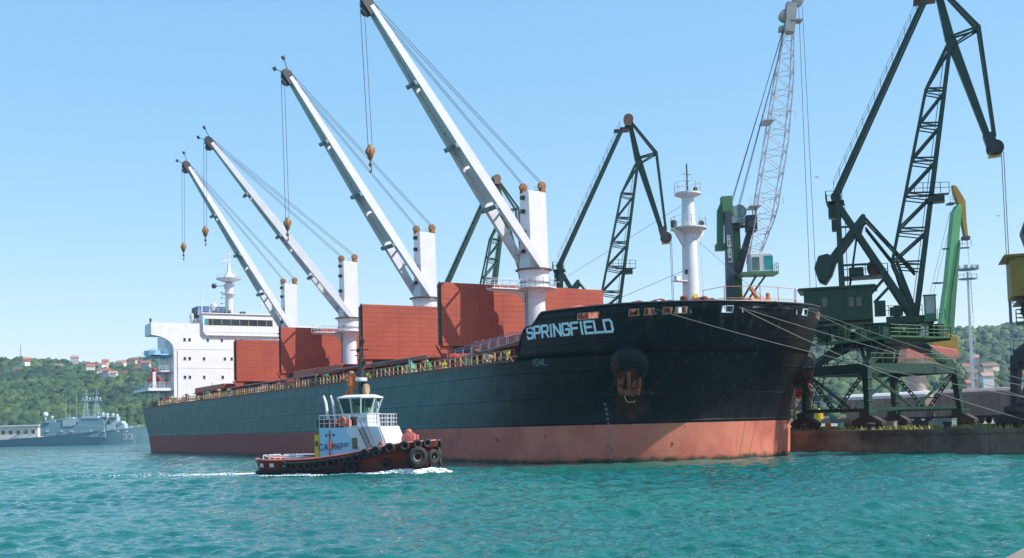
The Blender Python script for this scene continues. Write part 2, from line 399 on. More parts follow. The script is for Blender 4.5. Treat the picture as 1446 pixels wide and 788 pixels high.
# woods on the hillside: thousands of crowns read as one mass
def crowns(pts, rads, seed):
    r = np.random.default_rng(seed)
    import bmesh
    bm = bmesh.new(); bmesh.ops.create_icosphere(bm, subdivisions=2, radius=1)
    base = np.array([v.co[:] for v in bm.verts]); faces = np.array([[v.index for v in f.verts] for f in bm.faces]); bm.free()
    vs = []; fs = []; n = len(base)
    vars_ = []
    for k in range(9):
        d = 1 + .9*(np.array([vnoise(b[0]*1+k*3.3, b[1]*1+b[2]*1.7, .45, k) for b in base])-.5) + r.normal(0,.10,n)
        vars_.append(base*d[:,None])
    for i, (p, rd) in enumerate(zip(pts, rads)):
        a = r.uniform(0, 6.28); c, s_ = math.cos(a), math.sin(a); b = vars_[i % 9]
        q = np.stack([b[:,0]*c-b[:,1]*s_, b[:,0]*s_+b[:,1]*c, b[:,2]*r.uniform(.75,1.25)], -1)*rd + p
        vs.append(q); fs.append(faces + i*n)
    return np.concatenate(vs), np.concatenate(fs)
def tri_mesh(name, v, f, m_):
    me = bpy.data.meshes.new(name); me.vertices.add(len(v)); me.vertices.foreach_set('co', v.astype(np.float32).ravel())
    me.loops.add(f.size); me.loops.foreach_set('vertex_index', f.ravel().astype(np.int32))
    me.polygons.add(len(f)); me.polygons.foreach_set('loop_start', np.arange(0, f.size, 3, dtype=np.int32)); me.update(calc_edges=True)
    me.materials.append(m_); o = bpy.data.objects.new(name, me); C.objects.link(o); return o
def leaf_mat():
    m = bpy.data.materials.new('hillside_foliage'); m.use_nodes = True; t = m.node_tree; b = t.nodes['Principled BSDF']; L = t.links.new
    b.inputs['Roughness'].default_value = .75; geo = nd(t, 'ShaderNodeNewGeometry')
    rmp = nd(t, 'ShaderNodeValToRGB'); e_ = rmp.color_ramp.elements
    e_[0].position = 0; e_[0].color = (.006,.026,.012,1); e_[1].position = 1; e_[1].color = (.095,.135,.028,1)
    k = e_.new(.4); k.color = (.018,.060,.020,1); k = e_.new(.75); k.color = (.050,.105,.026,1)
    n1 = nd(t, 'ShaderNodeTexNoise'); n1.inputs['Scale'].default_value = .02; n1.inputs['Detail'].default_value = 4; L(geo.outputs['Position'], n1.inputs[0])
    mr = nd(t, 'ShaderNodeMapRange'); mr.inputs[1].default_value = .32; mr.inputs[2].default_value = .68; L(n1.outputs[0], mr.inputs[0])
    mx = nd(t, 'ShaderNodeMath', operation='MULTIPLY_ADD'); L(geo.outputs['Random Per Island'], mx.inputs[0]); mx.inputs[1].default_value = .45
    sb = nd(t, 'ShaderNodeMath', operation='MULTIPLY'); L(mr.outputs[0], sb.inputs[0]); sb.inputs[1].default_value = .6; L(sb.outputs[0], mx.inputs[2])
    L(mx.outputs[0], rmp.inputs[0]); L(rmp.outputs[0], b.inputs['Base Color'])
    n2 = nd(t, 'ShaderNodeTexNoise'); n2.inputs['Scale'].default_value = .8; n2.inputs['Detail'].default_value = 3; L(geo.outputs['Position'], n2.inputs[0])
    bp = nd(t, 'ShaderNodeBump'); bp.inputs['Strength'].default_value = 1; bp.inputs['Distance'].default_value = 1.2; L(n2.outputs[0], bp.inputs['Height']); L(bp.outputs[0], b.inputs['Normal'])
    return m
MT['leaf'] = leaf_mat()
HOUSES = []
def wood(x0, x1, n, seed, name):
    r = np.random.default_rng(seed); pts = []; rads = []
    while len(pts) < n:
        y = 704 + (1258-704)*r.uniform(0,1)**.9; x = r.uniform(x0, x1)*(y/1000 if y > 0 else 1)
        k = vnoise(x, y, 60, 8)
        if k < .25 and r.uniform() < .5: continue
        rd = r.uniform(2.0, 6.0)*(.7+.6*k)
        z = float(hillz(x, y))
        if z < 0: continue
        if any(abs(x-hx) < 5 and -9 < y-hy < 3 for hx, hy in HOUSES): continue
        pts.append((x, y, z+rd*.55)); rads.append(rd)
    v, f = crowns(np.array(pts), rads, seed); tag(tri_mesh(name, v, f, MT['leaf']), None, None, None, 'stuff')
r = np.random.default_rng(11)
# houses among the trees
def hsite(px, Y, z=None):
    return ((px-723)/1554*Y*1.0, Y)
for i in range(19):
    px = r.uniform(10, 205) if i < 8 else r.uniform(95, 208); Y_ = r.uniform(1120, 1235)
    HOUSES.append(hsite(px, Y_))
for px, Y_ in ((150,1050),(156,1060),(146,1065),(160,1045),(175,1085),(140,1100)): HOUSES.append(hsite(px, Y_))
for i in range(12): HOUSES.append(hsite(r.uniform(1365, 1446), r.uniform(760, 860)))
wood(-640, -240, 10000, 21, 'hillside_wood'); wood(200, 640, 9000, 22, 'hillside_wood'); wood(-240, 200, 900, 23, 'hillside_wood')
walltints = [('white', (.75,.72,.68)), ('cream', (.62,.52,.38)), ('pale pink', (.62,.42,.36)), ('grey', (.42,.42,.43)), ('ochre', (.50,.36,.20))]
rooftints = [('orange red', (.34,.13,.08)), ('dark red', (.22,.08,.06)), ('brown', (.18,.11,.08)), ('faded pink', (.38,.23,.19))]
wm = [mat('plaster_'+n_.replace(' ','_'), c, .8, var=.1) for n_, c in walltints]; rm = [mat('tiles_'+n_.replace(' ','_'), c, .8, var=.2, vs=2) for n_, c in rooftints]
for i, (hx, hy) in enumerate(HOUSES):
    a = int(r.integers(5)); b = int(r.integers(4)); z0 = float(hillz(hx, hy)) + 4.5; wd, dp, ht = r.uniform(5,8.5), r.uniform(5,7.5), r.choice([4., 4., 6.5, 9.])
    side = 'ridge above the warship' if i < 34 else ('middle of the wooded slope above the warship' if i < 40 else 'shore behind the quay at right')
    fl = {4.:'single storey', 6.5:'two storey', 9.:'three storey'}[float(ht)]
    px = round((hx/hy*1554+723)/1446*100)
    grp_ = [h for h in (HOUSES[:19] if i < 19 else HOUSES[19:25] if i < 25 else HOUSES[25:])]; rank = sorted(grp_, key=lambda h: h[0]/h[1]).index((hx, hy))+1
    side = 'on the ridge above the warship' if i < 19 else ('on the slope below the ridge' if i < 25 else 'on the shore behind the quay')
    root = thing('house', f'{walltints[a][0]} house, {rooftints[b][0]} roof, {side}, {rank} from left', 'house', (hx, hy, z0-4), r.uniform(-.5,.5), 'houses scattered on the hills')
    m_ = M(); m_.box((-wd/2,-dp/2,0),(wd/2,dp/2,ht+4)); m_.build('wall', wm[a], root)
    m_ = M(); m_.prism([(-dp/2-.5,ht+4.01),(dp/2+.5,ht+4.01),(0,ht+6.6)], -wd/2-.4, wd/2+.4); m_.build('roof', rm[b], root)
# ================================================================== CARGO SHIP
ship = thing('cargo_ship', 'long black and teal bulk carrier moored at the quay, name lettering on its bow', 'cargo ship', W(0,0,0), SROT)
ZT = [-3,0,3.3,4.5,5.5,6.5,7.5,8.5,9.5,10.5,11.5,12.5,13.8]; ST = [178.3,178.75,179.0,179.2,179.55,180.1,180.8,181.6,182.4,183.1,183.7,184.15,184.6]
AZ = [-3,0,3.3,6,9.28,14]; AT = [14,12,9.5,6,3.2,3.2]; AS = [24,21,19,16,13,13]
def hb(s, z):
    sT = np.interp(z, ZT, ST); sA = np.interp(z, AZ, AT); s0 = np.interp(z, AZ, AS)
    if s > 160: return 16*(1-min(1, (s-160)/(sT-160))**2.2)**(1/2.2)
    if s < s0: return 16*(1-min(1, (s0-s)/(s0-sA))**2.4)**(1/2.4)
    return 16.
def top(s):
    return float(np.interp(s, [167.3, 167.9, 168.6, 169.6, 170.7, 178, 185], [9.28, 11.2, 12.15, 12.3, 13.38, 13.45, 13.3]))
th = np.linspace(0, np.pi/2, 110)
kb = np.sin(th)**(2/2.2); ka = np.sin(np.linspace(0, np.pi/2, 26))**(2/2.4)
def outline(z, side, aft=True):
    "list of (s, t) from stern to bow at height z"
    sT = np.interp(z, ZT, ST); sA = np.interp(z, AZ, AT); s0 = np.interp(z, AZ, AS); o = []
    if aft: o += [(s0-(s0-sA)*k) for k in ka[::-1]]
    o += list(np.linspace(s0, 160, 60)[1:-1]) if aft else []
    o += [160+(sT-160)*k for k in kb]
    return [(s_, side*hb(s_, z)) for s_ in o]
def hull_mat():
    m = mat('hull_black_and_teal', (.02,.02,.022), .42, var=.2, spec=.25); t = m.node_tree; b = t.nodes['Principled BSDF']; L = t.links.new
    old = b.inputs['Base Color'].links[0].from_socket
    tc = nd(t, 'ShaderNodeTexCoord'); sx = nd(t, 'ShaderNodeSeparateXYZ'); L(tc.outputs['Object'], sx.inputs[0])
    nz = nd(t, 'ShaderNodeTexNoise'); nz.inputs['Scale'].default_value = .12; nz.inputs['Detail'].default_value = 5
    mp = nd(t, 'ShaderNodeMapping'); mp.inputs['Scale'].default_value = (.5,1,2.2); L(tc.outputs['Object'], mp.inputs[0]); L(mp.outputs[0], nz.inputs[0])
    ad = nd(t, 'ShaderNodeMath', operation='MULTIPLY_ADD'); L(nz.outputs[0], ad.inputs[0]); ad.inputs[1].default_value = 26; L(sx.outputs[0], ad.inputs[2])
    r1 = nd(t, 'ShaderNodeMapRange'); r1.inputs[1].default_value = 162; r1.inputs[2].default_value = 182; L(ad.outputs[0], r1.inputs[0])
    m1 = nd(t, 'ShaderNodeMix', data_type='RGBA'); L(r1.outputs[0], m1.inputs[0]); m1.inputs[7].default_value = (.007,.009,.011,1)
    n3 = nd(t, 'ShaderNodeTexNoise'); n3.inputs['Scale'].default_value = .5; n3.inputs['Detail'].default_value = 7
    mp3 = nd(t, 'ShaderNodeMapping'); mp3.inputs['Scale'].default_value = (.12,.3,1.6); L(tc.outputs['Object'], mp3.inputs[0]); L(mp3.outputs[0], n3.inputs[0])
    cf = nd(t, 'ShaderNodeMix', data_type='RGBA'); L(n3.outputs[0], cf.inputs[0]); cf.inputs[6].default_value = (.020,.098,.106,1); cf.inputs[7].default_value = (.036,.138,.144,1)  # faded teal paint aft, with sky and water reflection painted into it
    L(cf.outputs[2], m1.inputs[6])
    # scuffed vertical rub marks and pale scratches
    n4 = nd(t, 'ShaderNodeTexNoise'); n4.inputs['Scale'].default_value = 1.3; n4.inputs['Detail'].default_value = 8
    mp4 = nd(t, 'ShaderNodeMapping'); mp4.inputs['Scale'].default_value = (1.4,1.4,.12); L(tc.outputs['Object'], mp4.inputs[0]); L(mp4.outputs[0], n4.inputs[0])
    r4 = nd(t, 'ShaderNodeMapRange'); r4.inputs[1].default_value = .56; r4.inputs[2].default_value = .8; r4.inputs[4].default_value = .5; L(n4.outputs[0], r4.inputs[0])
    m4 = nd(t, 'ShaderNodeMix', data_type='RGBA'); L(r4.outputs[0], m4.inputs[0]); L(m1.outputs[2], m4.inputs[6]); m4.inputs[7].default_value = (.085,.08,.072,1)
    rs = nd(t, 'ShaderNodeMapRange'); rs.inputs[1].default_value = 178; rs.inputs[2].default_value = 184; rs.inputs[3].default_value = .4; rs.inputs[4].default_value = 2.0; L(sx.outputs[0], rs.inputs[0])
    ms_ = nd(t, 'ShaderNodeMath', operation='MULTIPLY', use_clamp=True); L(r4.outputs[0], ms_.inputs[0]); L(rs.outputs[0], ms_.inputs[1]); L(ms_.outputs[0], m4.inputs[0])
    # rust run below each anchor and scuffs left by the chain
    last = m4.outputs[2]
    ab = nd(t, 'ShaderNodeMath', operation='ABSOLUTE'); L(sx.outputs[1], ab.inputs[0]); cb_ = nd(t, 'ShaderNodeCombineXYZ'); L(sx.outputs[0], cb_.inputs[0]); L(ab.outputs[0], cb_.inputs[1]); L(sx.outputs[2], cb_.inputs[2])
    for c_, rr_ in (((177.5,11.0,6.7),(1.7,3,1.5)), ((176.6,10.6,5.0),(1.2,3,2.0))):
        sb_ = nd(t, 'ShaderNodeVectorMath', operation='SUBTRACT'); L(cb_.outputs[0], sb_.inputs[0]); sb_.inputs[1].default_value = c_
        dv_ = nd(t, 'ShaderNodeVectorMath', operation='DIVIDE'); L(sb_.outputs[0], dv_.inputs[0]); dv_.inputs[1].default_value = rr_
        ln_ = nd(t, 'ShaderNodeVectorMath', operation='LENGTH'); L(dv_.outputs[0], ln_.inputs[0])
        nn_ = nd(t, 'ShaderNodeTexNoise'); nn_.inputs['Scale'].default_value = 1.6; nn_.inputs['Detail'].default_value = 8; L(tc.outputs['Object'], nn_.inputs[0])
        s2_ = nd(t, 'ShaderNodeMath', operation='MULTIPLY_ADD'); L(nn_.outputs[0], s2_.inputs[0]); s2_.inputs[1].default_value = 2.4; s2_.inputs[2].default_value = -1.2
        a2_ = nd(t, 'ShaderNodeMath', operation='ADD'); L(ln_.outputs['Value'], a2_.inputs[0]); L(s2_.outputs[0], a2_.inputs[1])
        r_2 = nd(t, 'ShaderNodeMapRange'); r_2.inputs[1].default_value = 1.0; r_2.inputs[2].default_value = .55; r_2.inputs[4].default_value = .8 if rr_[2] < 1.8 else .35; L(a2_.outputs[0], r_2.inputs[0])
        mm_ = nd(t, 'ShaderNodeMix', data_type='RGBA'); L(r_2.outputs[0], mm_.inputs[0]); L(last, mm_.inputs[6]); mm_.inputs[7].default_value = (.13,.035,.015,1); last = mm_.outputs[2]
    L(last, b.inputs['Base Color'])
    # plate seams and slight buckling between frames
    wv = nd(t, 'ShaderNodeTexWave'); wv.wave_type = 'BANDS'; wv.bands_direction = 'Z'; wv.inputs['Scale'].default_value = .135; wv.inputs['Distortion'].default_value = 0
    L(tc.outputs['Object'], wv.inputs[0]); rw = nd(t, 'ShaderNodeMapRange'); rw.inputs[1].default_value = .985; rw.inputs[2].default_value = 1; L(wv.outputs[1], rw.inputs[0])
    wx = nd(t, 'ShaderNodeTexWave'); wx.wave_type = 'BANDS'; wx.bands_direction = 'X'; wx.inputs['Scale'].default_value = .035; L(tc.outputs['Object'], wx.inputs[0]); rx = nd(t, 'ShaderNodeMapRange'); rx.inputs[1].default_value = .9985; rx.inputs[2].default_value = 1; L(wx.outputs[1], rx.inputs[0])
    b0 = nd(t, 'ShaderNodeBump'); b0.inputs['Distance'].default_value = .03; L(rx.outputs[0], b0.inputs['Height'])
    b1 = nd(t, 'ShaderNodeBump'); L(b0.outputs[0], b1.inputs['Normal']); b1.inputs['Distance'].default_value = .03; L(rw.outputs[0], b1.inputs['Height'])
    n5 = nd(t, 'ShaderNodeTexNoise'); n5.inputs['Scale'].default_value = .45; n5.inputs['Detail'].default_value = 2; L(tc.outputs['Object'], n5.inputs[0])
    b2 = nd(t, 'ShaderNodeBump'); b2.inputs['Distance'].default_value = .16; L(n5.outputs[0], b2.inputs['Height']); L(b1.outputs[0], b2.inputs['Normal']); L(b2.outputs[0], b.inputs['Normal'])
    return m
def boot_mat():
    m = mat('boot_topping_red', (.50,.145,.105), .55, var=.16, vs=.3, streak=1.1, rust=.5, col2=(.60,.20,.13), c2s=.2, bump=.05, bs=.5, spec=.2)
    t = m.node_tree; b = t.nodes['Principled BSDF']; L = t.links.new; old = b.inputs['Base Color'].links[0].from_socket
    tc = nd(t, 'ShaderNodeTexCoord'); sx = nd(t, 'ShaderNodeSeparateXYZ'); L(tc.outputs['Object'], sx.inputs[0])
    # shade aft painted as darker purplish red, sunlight forward as brighter orange
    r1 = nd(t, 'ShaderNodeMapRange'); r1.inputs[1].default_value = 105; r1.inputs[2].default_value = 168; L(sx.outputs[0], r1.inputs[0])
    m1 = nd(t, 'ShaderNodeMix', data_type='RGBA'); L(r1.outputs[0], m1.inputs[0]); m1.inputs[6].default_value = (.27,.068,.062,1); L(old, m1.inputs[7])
    # algae at the waterline
    nz = nd(t, 'ShaderNodeTexNoise'); nz.inputs['Scale'].default_value = 1.2; nz.inputs['Detail'].default_value = 6; L(tc.outputs['Object'], nz.inputs[0])
    ad = nd(t, 'ShaderNodeMath', operation='MULTIPLY_ADD'); L(nz.outputs[0], ad.inputs[0]); ad.inputs[1].default_value = -.9; L(sx.outputs[2], ad.inputs[2])
    r2 = nd(t, 'ShaderNodeMapRange'); r2.inputs[1].default_value = -.35; r2.inputs[2].default_value = .05; L(ad.outputs[0], r2.inputs[0])
    m2 = nd(t, 'ShaderNodeMix', data_type='RGBA'); L(r2.outputs[0], m2.inputs[0]); m2.inputs[6].default_value = (.05,.05,.03,1); L(m1.outputs[2], m2.inputs[7])
    L(m2.outputs[2], b.inputs['Base Color']); return m
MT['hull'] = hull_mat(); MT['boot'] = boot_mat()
ZH = [-3,-1,0,1.1,2.2,3.3,3.9,4.5,5.0,5.5,6.0,6.5,7.0,7.5,8.0,8.5,9.28]
mb = M()
for side in (1,-1):
    rows = [[P(s_, t_, z) for s_, t_ in outline(z, side)] for z in ZH]; n = len(rows[0]); base = len(mb.v)
    mb.v += [p for r_ in rows for p in r_]
    for j in range(len(ZH)-1):
        for i in range(n-1):
            q = (base+j*n+i, base+j*n+i+1, base+(j+1)*n+i+1, base+(j+1)*n+i)
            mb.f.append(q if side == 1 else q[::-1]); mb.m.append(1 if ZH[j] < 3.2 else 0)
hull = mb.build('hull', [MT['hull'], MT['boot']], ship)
me = hull.data; me.polygons.foreach_set('use_smooth', [True]*len(me.polygons))
import bmesh
bm = bmesh.new(); bm.from_mesh(me); bmesh.ops.remove_doubles(bm, verts=bm.verts, dist=.001); bmesh.ops.recalc_face_normals(bm, faces=bm.faces); bm.to_mesh(me); bm.free()
# deck
mb = M(); o1 = outline(9.28, 1); o2 = outline(9.28, -1); n = len(o1)
mb.add([P(a, b*.998, 9.26) for a, b in o1] + [P(a, b*.998, 9.26) for a, b in o2], [(i, n+i, n+i+1, i+1) for i in range(n-1)])
mb.build('main_deck', MT['deck'], ship)
# bulwark with mooring openings cut through it
ZB = [9.28, 9.9, 10.5, 11.0, 11.5, 12.0, 12.42, 12.95, 13.8]
OPEN = [(820,849),(893,909),(917,931),(945,960),(965,983),(1037,1054),(1096,1124),(1131,1143)]
OS = [(174.8,176.6,1),(178.9,179.65,1),(180.05,180.6,1),(181.2,181.65,1),(181.85,182.45,1),(183.75,184.05,1)]
def opened(s_, z, side):
    if not 12.42 <= z < 12.9: return False
    for a, b, sd_ in OS:
        if a <= s_ <= b: return True
    return False
mb = M()
for side in (1,-1):
    cols = [q[0] for q in outline(9.28, side, False)]
    so_ = [[(160+(np.interp(z, ZT, ST)-160)*k) for k in kb] for z in ZB]
    # extra aft column so the step is sharp
    rows = []
    for z, ss in zip(ZB, so_):
        row = []
        for s_ in ss:
            zz = min(z, top(s_)); row.append(P(s_, side*hb(s_, zz), zz))
        rows.append(row)
    n = len(kb); base = len(mb.v); mb.v += [p for r_ in rows for p in r_]
    for j in range(len(ZB)-1):
        for i in range(n-1):
            if max(rows[j+1][i][2]-rows[j][i][2], rows[j+1][i+1][2]-rows[j][i+1][2]) < .01: continue
            if opened(.5*(so_[-1][i]+so_[-1][i+1]), ZB[j], side): continue
            q = (base+j*n+i, base+j*n+i+1, base+(j+1)*n+i+1, base+(j+1)*n+i)
            mb.f.append(q if side == 1 else q[::-1]); mb.m.append(0)
bw = mb.build('bulwark', MT['hull'], ship); me = bw.data
bm = bmesh.new(); bm.from_mesh(me); bmesh.ops.remove_doubles(bm, verts=bm.verts, dist=.001); bmesh.ops.dissolve_degenerate(bm, edges=bm.edges, dist=.001); bmesh.ops.delete(bm, geom=[v for v in bm.verts if not v.link_faces], context='VERTS'); bm.to_mesh(me); bm.free()
me.polygons.foreach_set('use_smooth', [True]*len(me.polygons))
so2 = bw.modifiers.new('thickness', 'SOLIDIFY'); so2.thickness = .16; so2.offset = -1
# rims of the mooring openings
for side in (1,-1):
    for a, b, _ in OS:
        kk = [k for k0, k1, k in ((kb[i_], kb[i_+1], (i_)) for i_ in range(len(kb)-1)) if a <= 160+(184.6-160)*.5*(k0+k1) <= b]
        if not kk: continue
        def pb_(k, z): s_ = 160+(np.interp(z, ZT, ST)-160)*kb[k]; return P(s_, side*(hb(s_, z)+.02), z)
        ks = list(range(kk[0], kk[-1]+2)); m_ = M(); up_ = [pb_(k, 12.95) for k in ks]; lo_ = [pb_(k, 12.42) for k in ks]
        m_.path(up_ + lo_[::-1] + [up_[0]], .05, n=6)
        # cross post and rollers
        c = (a+b)/2; m_.tube(P(c, side*(hb(c,12.7)-.1), 12.4), P(c, side*(hb(c,12.7)-.1), 12.96), .06)
        m_.build('mooring_opening', MT['tan'] if a < 183 else MT['navyl'], ship)
# top rail of the bulwark
m_ = M(); ss = [s_ for s_ in (160+(184.55-160)*k for k in kb) if s_ > 167.5]
for side in (1,-1):
    m_.path([P(s_, side*hb(s_, top(s_)), top(s_)+.04) for s_ in ss], .09, n=6)
m_.build('bulwark_cap', MT['dark'], ship)
m_ = M(); o_ = [(s_, t_) for s_, t_ in outline(12.1, 1, False) if s_ > 169]
m_.add([P(a, b*.985, 12.05) for a, b in o_] + [P(a, -b*.985, 12.05) for a, b in o_], [(i, len(o_)+i, len(o_)+i+1, i+1) for i in range(len(o_)-1)])
m_.build('forecastle_deck', MT['deck'], ship)
m_ = M(); m_.box(P(168.9,-14.6,9.26), P(169.1,14.6,12.04)); m_.build('forecastle_bulkhead', MT['white'], ship)

# lettering --------------------------------------------------------------
tab = [(168.8, 0.)]; s_ = 168.8
while s_ < 184.0:
    s2 = s_+.02; tab.append((s2, tab[-1][1] + math.hypot(.02, hb(s2,11.6)-hb(s_,11.6)))); s_ = s2
ta = np.array(tab)
def onhull(x0, z0):
    def fn(x, y, lift):
        s_ = float(np.interp(x+x0, ta[:,1], ta[:,0])); z = z0+y; h_ = hb(s_, z); e_ = .05
        n_ = Vector((-(hb(s_+e_,z)-hb(s_-e_,z))/(2*e_), 1, -(hb(s_,z+e_)-hb(s_,z-e_))/(2*e_))).normalized()  # (ds, dt, dz)
        return P(s_+n_.x*lift, h_+n_.y*lift, z+n_.z*lift)
    return fn
Ltot = float(np.interp(177.15, ta[:,0], ta[:,1]))
lw = (Ltot - 10*.24 - .24*2)/9.0
write('SPRINGFIELD', .98, lw, .24, .20, onhull(0.1, 11.22), 'name_lettering', MT['letter'], ship)
def xat(s_): return float(np.interp(s_, ta[:,0], ta[:,1]))
MT['mark'] = mat('faded_white_marks', (.17,.22,.23), .6, var=.3, vs=3)
mk = M(); f_ = onhull(0.45, 8.75)
write('1D4L', .55, .33, .10, .07, f_, 'thruster_mark', MT['mark'], ship)
for k, zz in enumerate((3.5,3.9)): pass
# draught marks: small figures down the shoulder
for k in range(12):
    z0 = .35 + k*.42
    write(('8','6','4','2','0','8','6','4','2','0','8','6')[k], .2, .13, .05, .04, onhull(xat(174.9)-.1, z0), 'draught_mark', MT['mark'], ship)
write('C', .6, .5, .1, .07, onhull(xat(176.2), 5.2), 'bulb_mark', mat('faded_yellow_mark', (.5,.42,.2), .6), ship)
for s_, tx in ((137,'TUG'),(62,'TUG')):
    write('00' , .45, .5, .15, .08, lambda x, y, l, s_=s_: P(s_+x, 16+l, 8.2+y), 'side_mark', MT['mark'], ship)
for s_ in (30, 66):
    m_ = M(); m_.box(P(s_,16.02,5.4), P(s_+.35,16.05,6.6)); m_.box(P(s_-.4,16.021,6.6), P(s_+.75,16.051,6.8)); m_.build('tug_push_mark', MT['mark'], ship)
m_ = M(); m_.box(P(150,16.01,2.2), P(151.2,16.03,2.3)); 
# anchor bolsters and anchors
for side in (1,-1):
    for_s = 177.4 if side == 1 else 177.0; zc = 8.3 if side == 1 else 8.0; e_ = .05; h_ = hb(for_s, zc)
    n_ = Vector((-(hb(for_s+e_,zc)-hb(for_s-e_,zc))/(2*e_), side, 0)).normalized()     # outward in (s, t)
    ax = Vector((n_.x, -n_.y, -.28)).normalized(); c = Vector(P(for_s, side*h_, zc+.1))
    rot = ax.to_track_quat('Z','Y').to_matrix().to_4x4()
    m_ = M(); m_.X = Matrix.Translation(c) @ rot
    m_.lathe([(1.85,-2),(1.8,-.1),(1.65,.3),(1.35,.58),(.9,.74),(.4,.8)] if side == 1 else [(1.9,-2.6),(1.9,-.1),(1.82,.45),(1.6,.85),(1.2,1.1),(.5,1.15)], n=32)
    m_.build('anchor_bolster', MT['hull'], ship, smooth=True)
    m_ = M(); m_.X = Matrix.Translation(c + ax*.5 + Vector((0,0,-1.45))) @ Matrix.Rotation(math.atan2(ax.y, ax.x), 4, 'Z')
    m_.beam((.0,0,.9),(.2,0,-.9), .32, .32); m_.beam((.2,-.85,-.85),(.2,.85,-.85), .45, .5); m_.beam((-.2,-.5,.4),(.3,-.7,-.2),.3,.3); m_.beam((-.1,.5,.2),(.3,.4,-.5),.35,.2)
    for q in (-1,1):
        m_.beam((.25,q*.75,-.9),(-.1,q*.95,.45), .42, .3, .16, .12); m_.beam((.3,q*.5,-1.0),(.4,q*.9,-.55),.3,.2)
    m_.build('anchor', MT['rust'], ship, bevel=.04)

# railing and stanchions along the main deck edge
m_ = M()
for side in (1,-1):
    s_ = 19.; k = 0
    while s_ < 167.2:
        wd = .10 if k % 3 else .17
        m_.beam(P(s_, side*15.75, 9.2), P(s_, side*15.75, 10.35), wd, .1, up=(1,0,0))
        if k % 4 == 0: m_.beam(P(s_, side*15.75, 10.2), P(s_, side*15.1, 9.25), .08, .08)
        s_ += 1.15; k += 1
    for z in (9.75, 10.32): m_.tube(P(19, side*15.75, z), P(167.2, side*15.75, z), .035, n=5)
m_.build('deck_railing', MT['tan'], ship)
m_ = M(); m_.rail([P(13.2-(13.2-3.6)*math.sin(a)**.83, 15.7*max(0.001,math.cos(a))**.83, 9.26) for a in np.linspace(0, 1.5, 9)], 1.1, 1.4, .04, 3); m_.build('stern_railing', MT['tan'], ship)
m_ = M(); m_.box(P(19,15.9,9.2), P(167.3,16.02,9.42)); m_.box(P(19,-16.02,9.2), P(167.3,-15.9,9.42)); m_.build('gunwale_bar', MT['deck'], ship)

# hatches -----------------------------------------------------------------
HOLDS = [(64.5,84,True),(93,112.5,False),(121.2,141,True),(35,55.5,False),(150,166,False)]
for a, b, op in HOLDS:
    m_ = M(); T_ = 10.5; z0, z1 = 9.26, 11.5
    for q in ((a,T_,b,T_-.25),(a,-T_,b,-T_+.25),(a,T_-.25,a+.25,-T_+.25),(b-.25,T_-.25,b,-T_+.25)): m_.box(P(q[0],q[1],z0), P(q[2],q[3],z1))
    for side in (1,-1):
        s_ = a+.4
        while s_ < b: m_.prism([(side*-T_,z0),(side*-(T_+.55),z0),(side*-(T_+.15),z1-.1),(side*-T_,z1-.1)], s_, s_+.08); s_ += 1.1
        m_.box(P(a,side*(T_+.02),z1-.2), P(b,side*(T_+.55),z1))
    m_.build('hatch_coaming', MT['coam'], ship)
    if not op:
        for k in range(2):
            m_ = M(); x0 = a+(b-a)*k/2+.05; x1 = a+(b-a)*(k+1)/2-.05; m_.box(P(x0,T_+.3,z1+.05), P(x1,-T_-.3,z1+.95))
            for q in np.arange(x0+.6, x1-.3, 1.6): m_.box(P(q,T_+.2,z1+.952), P(q+.12,-T_-.2,z1+1.02))
            m_.build('hatch_cover', MT['hatch'], ship, bevel=.04)
def panel(s_, t0, t1, z0, z1, face):
    "a folded steel cover standing upright across the ship"
    m_ = M(); m_.box(P(s_, t0, z0), P(s_+face*.35, t1, z1))
    for q in np.arange(z0+.55, z1-.3, .62): m_.box(P(s_+face*.349, t0-.12, q), P(s_+face*.375, t1+.12, q+.045))
    for q in np.arange(t1+2.2, t0-1, 3.1): m_.box(P(s_+face*.349, q, z0+.2), P(s_+face*.37, q-.06, z1-.2))
    p = m_.build('hatch_cover', MT['hatch'], ship, bevel=.03)
    m_ = M(); sb = s_-face*.65
    m_.box(P(sb, t0+.02, z0-.75), P(s_-face*.002, t1-.02, z1-.1))
    for q in np.linspace(z0+.5, z1-.5, 6): m_.box(P(sb-face*.15, t0, q), P(sb+face*.05, t1, q+.12))
    m_.build('cover_frame', MT['hatchd'], p)
    for q in (t0-.5, (t0+t1)/2+.6, t1+1.3):                    # hinge feet
        m_ = M(); m_.prism([(-q+1.1,z0+.05),(-q-1.1,z0+.05),(-q-.3,z0-1.3),(-q+.3,z0-1.3)], s_-.3, s_+.15)
        m_.build('hinge_foot', MT['hatch'], p)
    for q in (.0,1.): 
        m_ = M(); tt = t0-.0+(.06) if q == 0 else t1-.06
        m_.tube(P(s_+face*.0, tt, z0), P(s_+face*.0, tt, z1+.1), .1)
        for z in np.linspace(z0+.6, z1-.4, 6): m_.ball(P(s_, tt, z), .2, 8, 6)
        m_.build('cover_edge', MT['hatchd'], p)
    return p
panel(140.4, 9.5, -13.2, 12.8, 20.15, 1); panel(121.6, 11.4, -11.4, 12.5, 19.6, 1)
panel(83.4, 9.5, -13.2, 12.8, 20.15, 1); panel(64.6, 11.2, -11.4, 12.4, 19.6, 1)
for a, b in ((121.2,141),(64.5,84)):                          # their partners folded behind
    for s_, z0 in ((a-.9,12.6),): 
        m_ = M(); m_.box(P(s_,11.3,z0), P(s_+.5,-11.3,19.4)); m_.build('hatch_cover', MT['hatch'], ship)
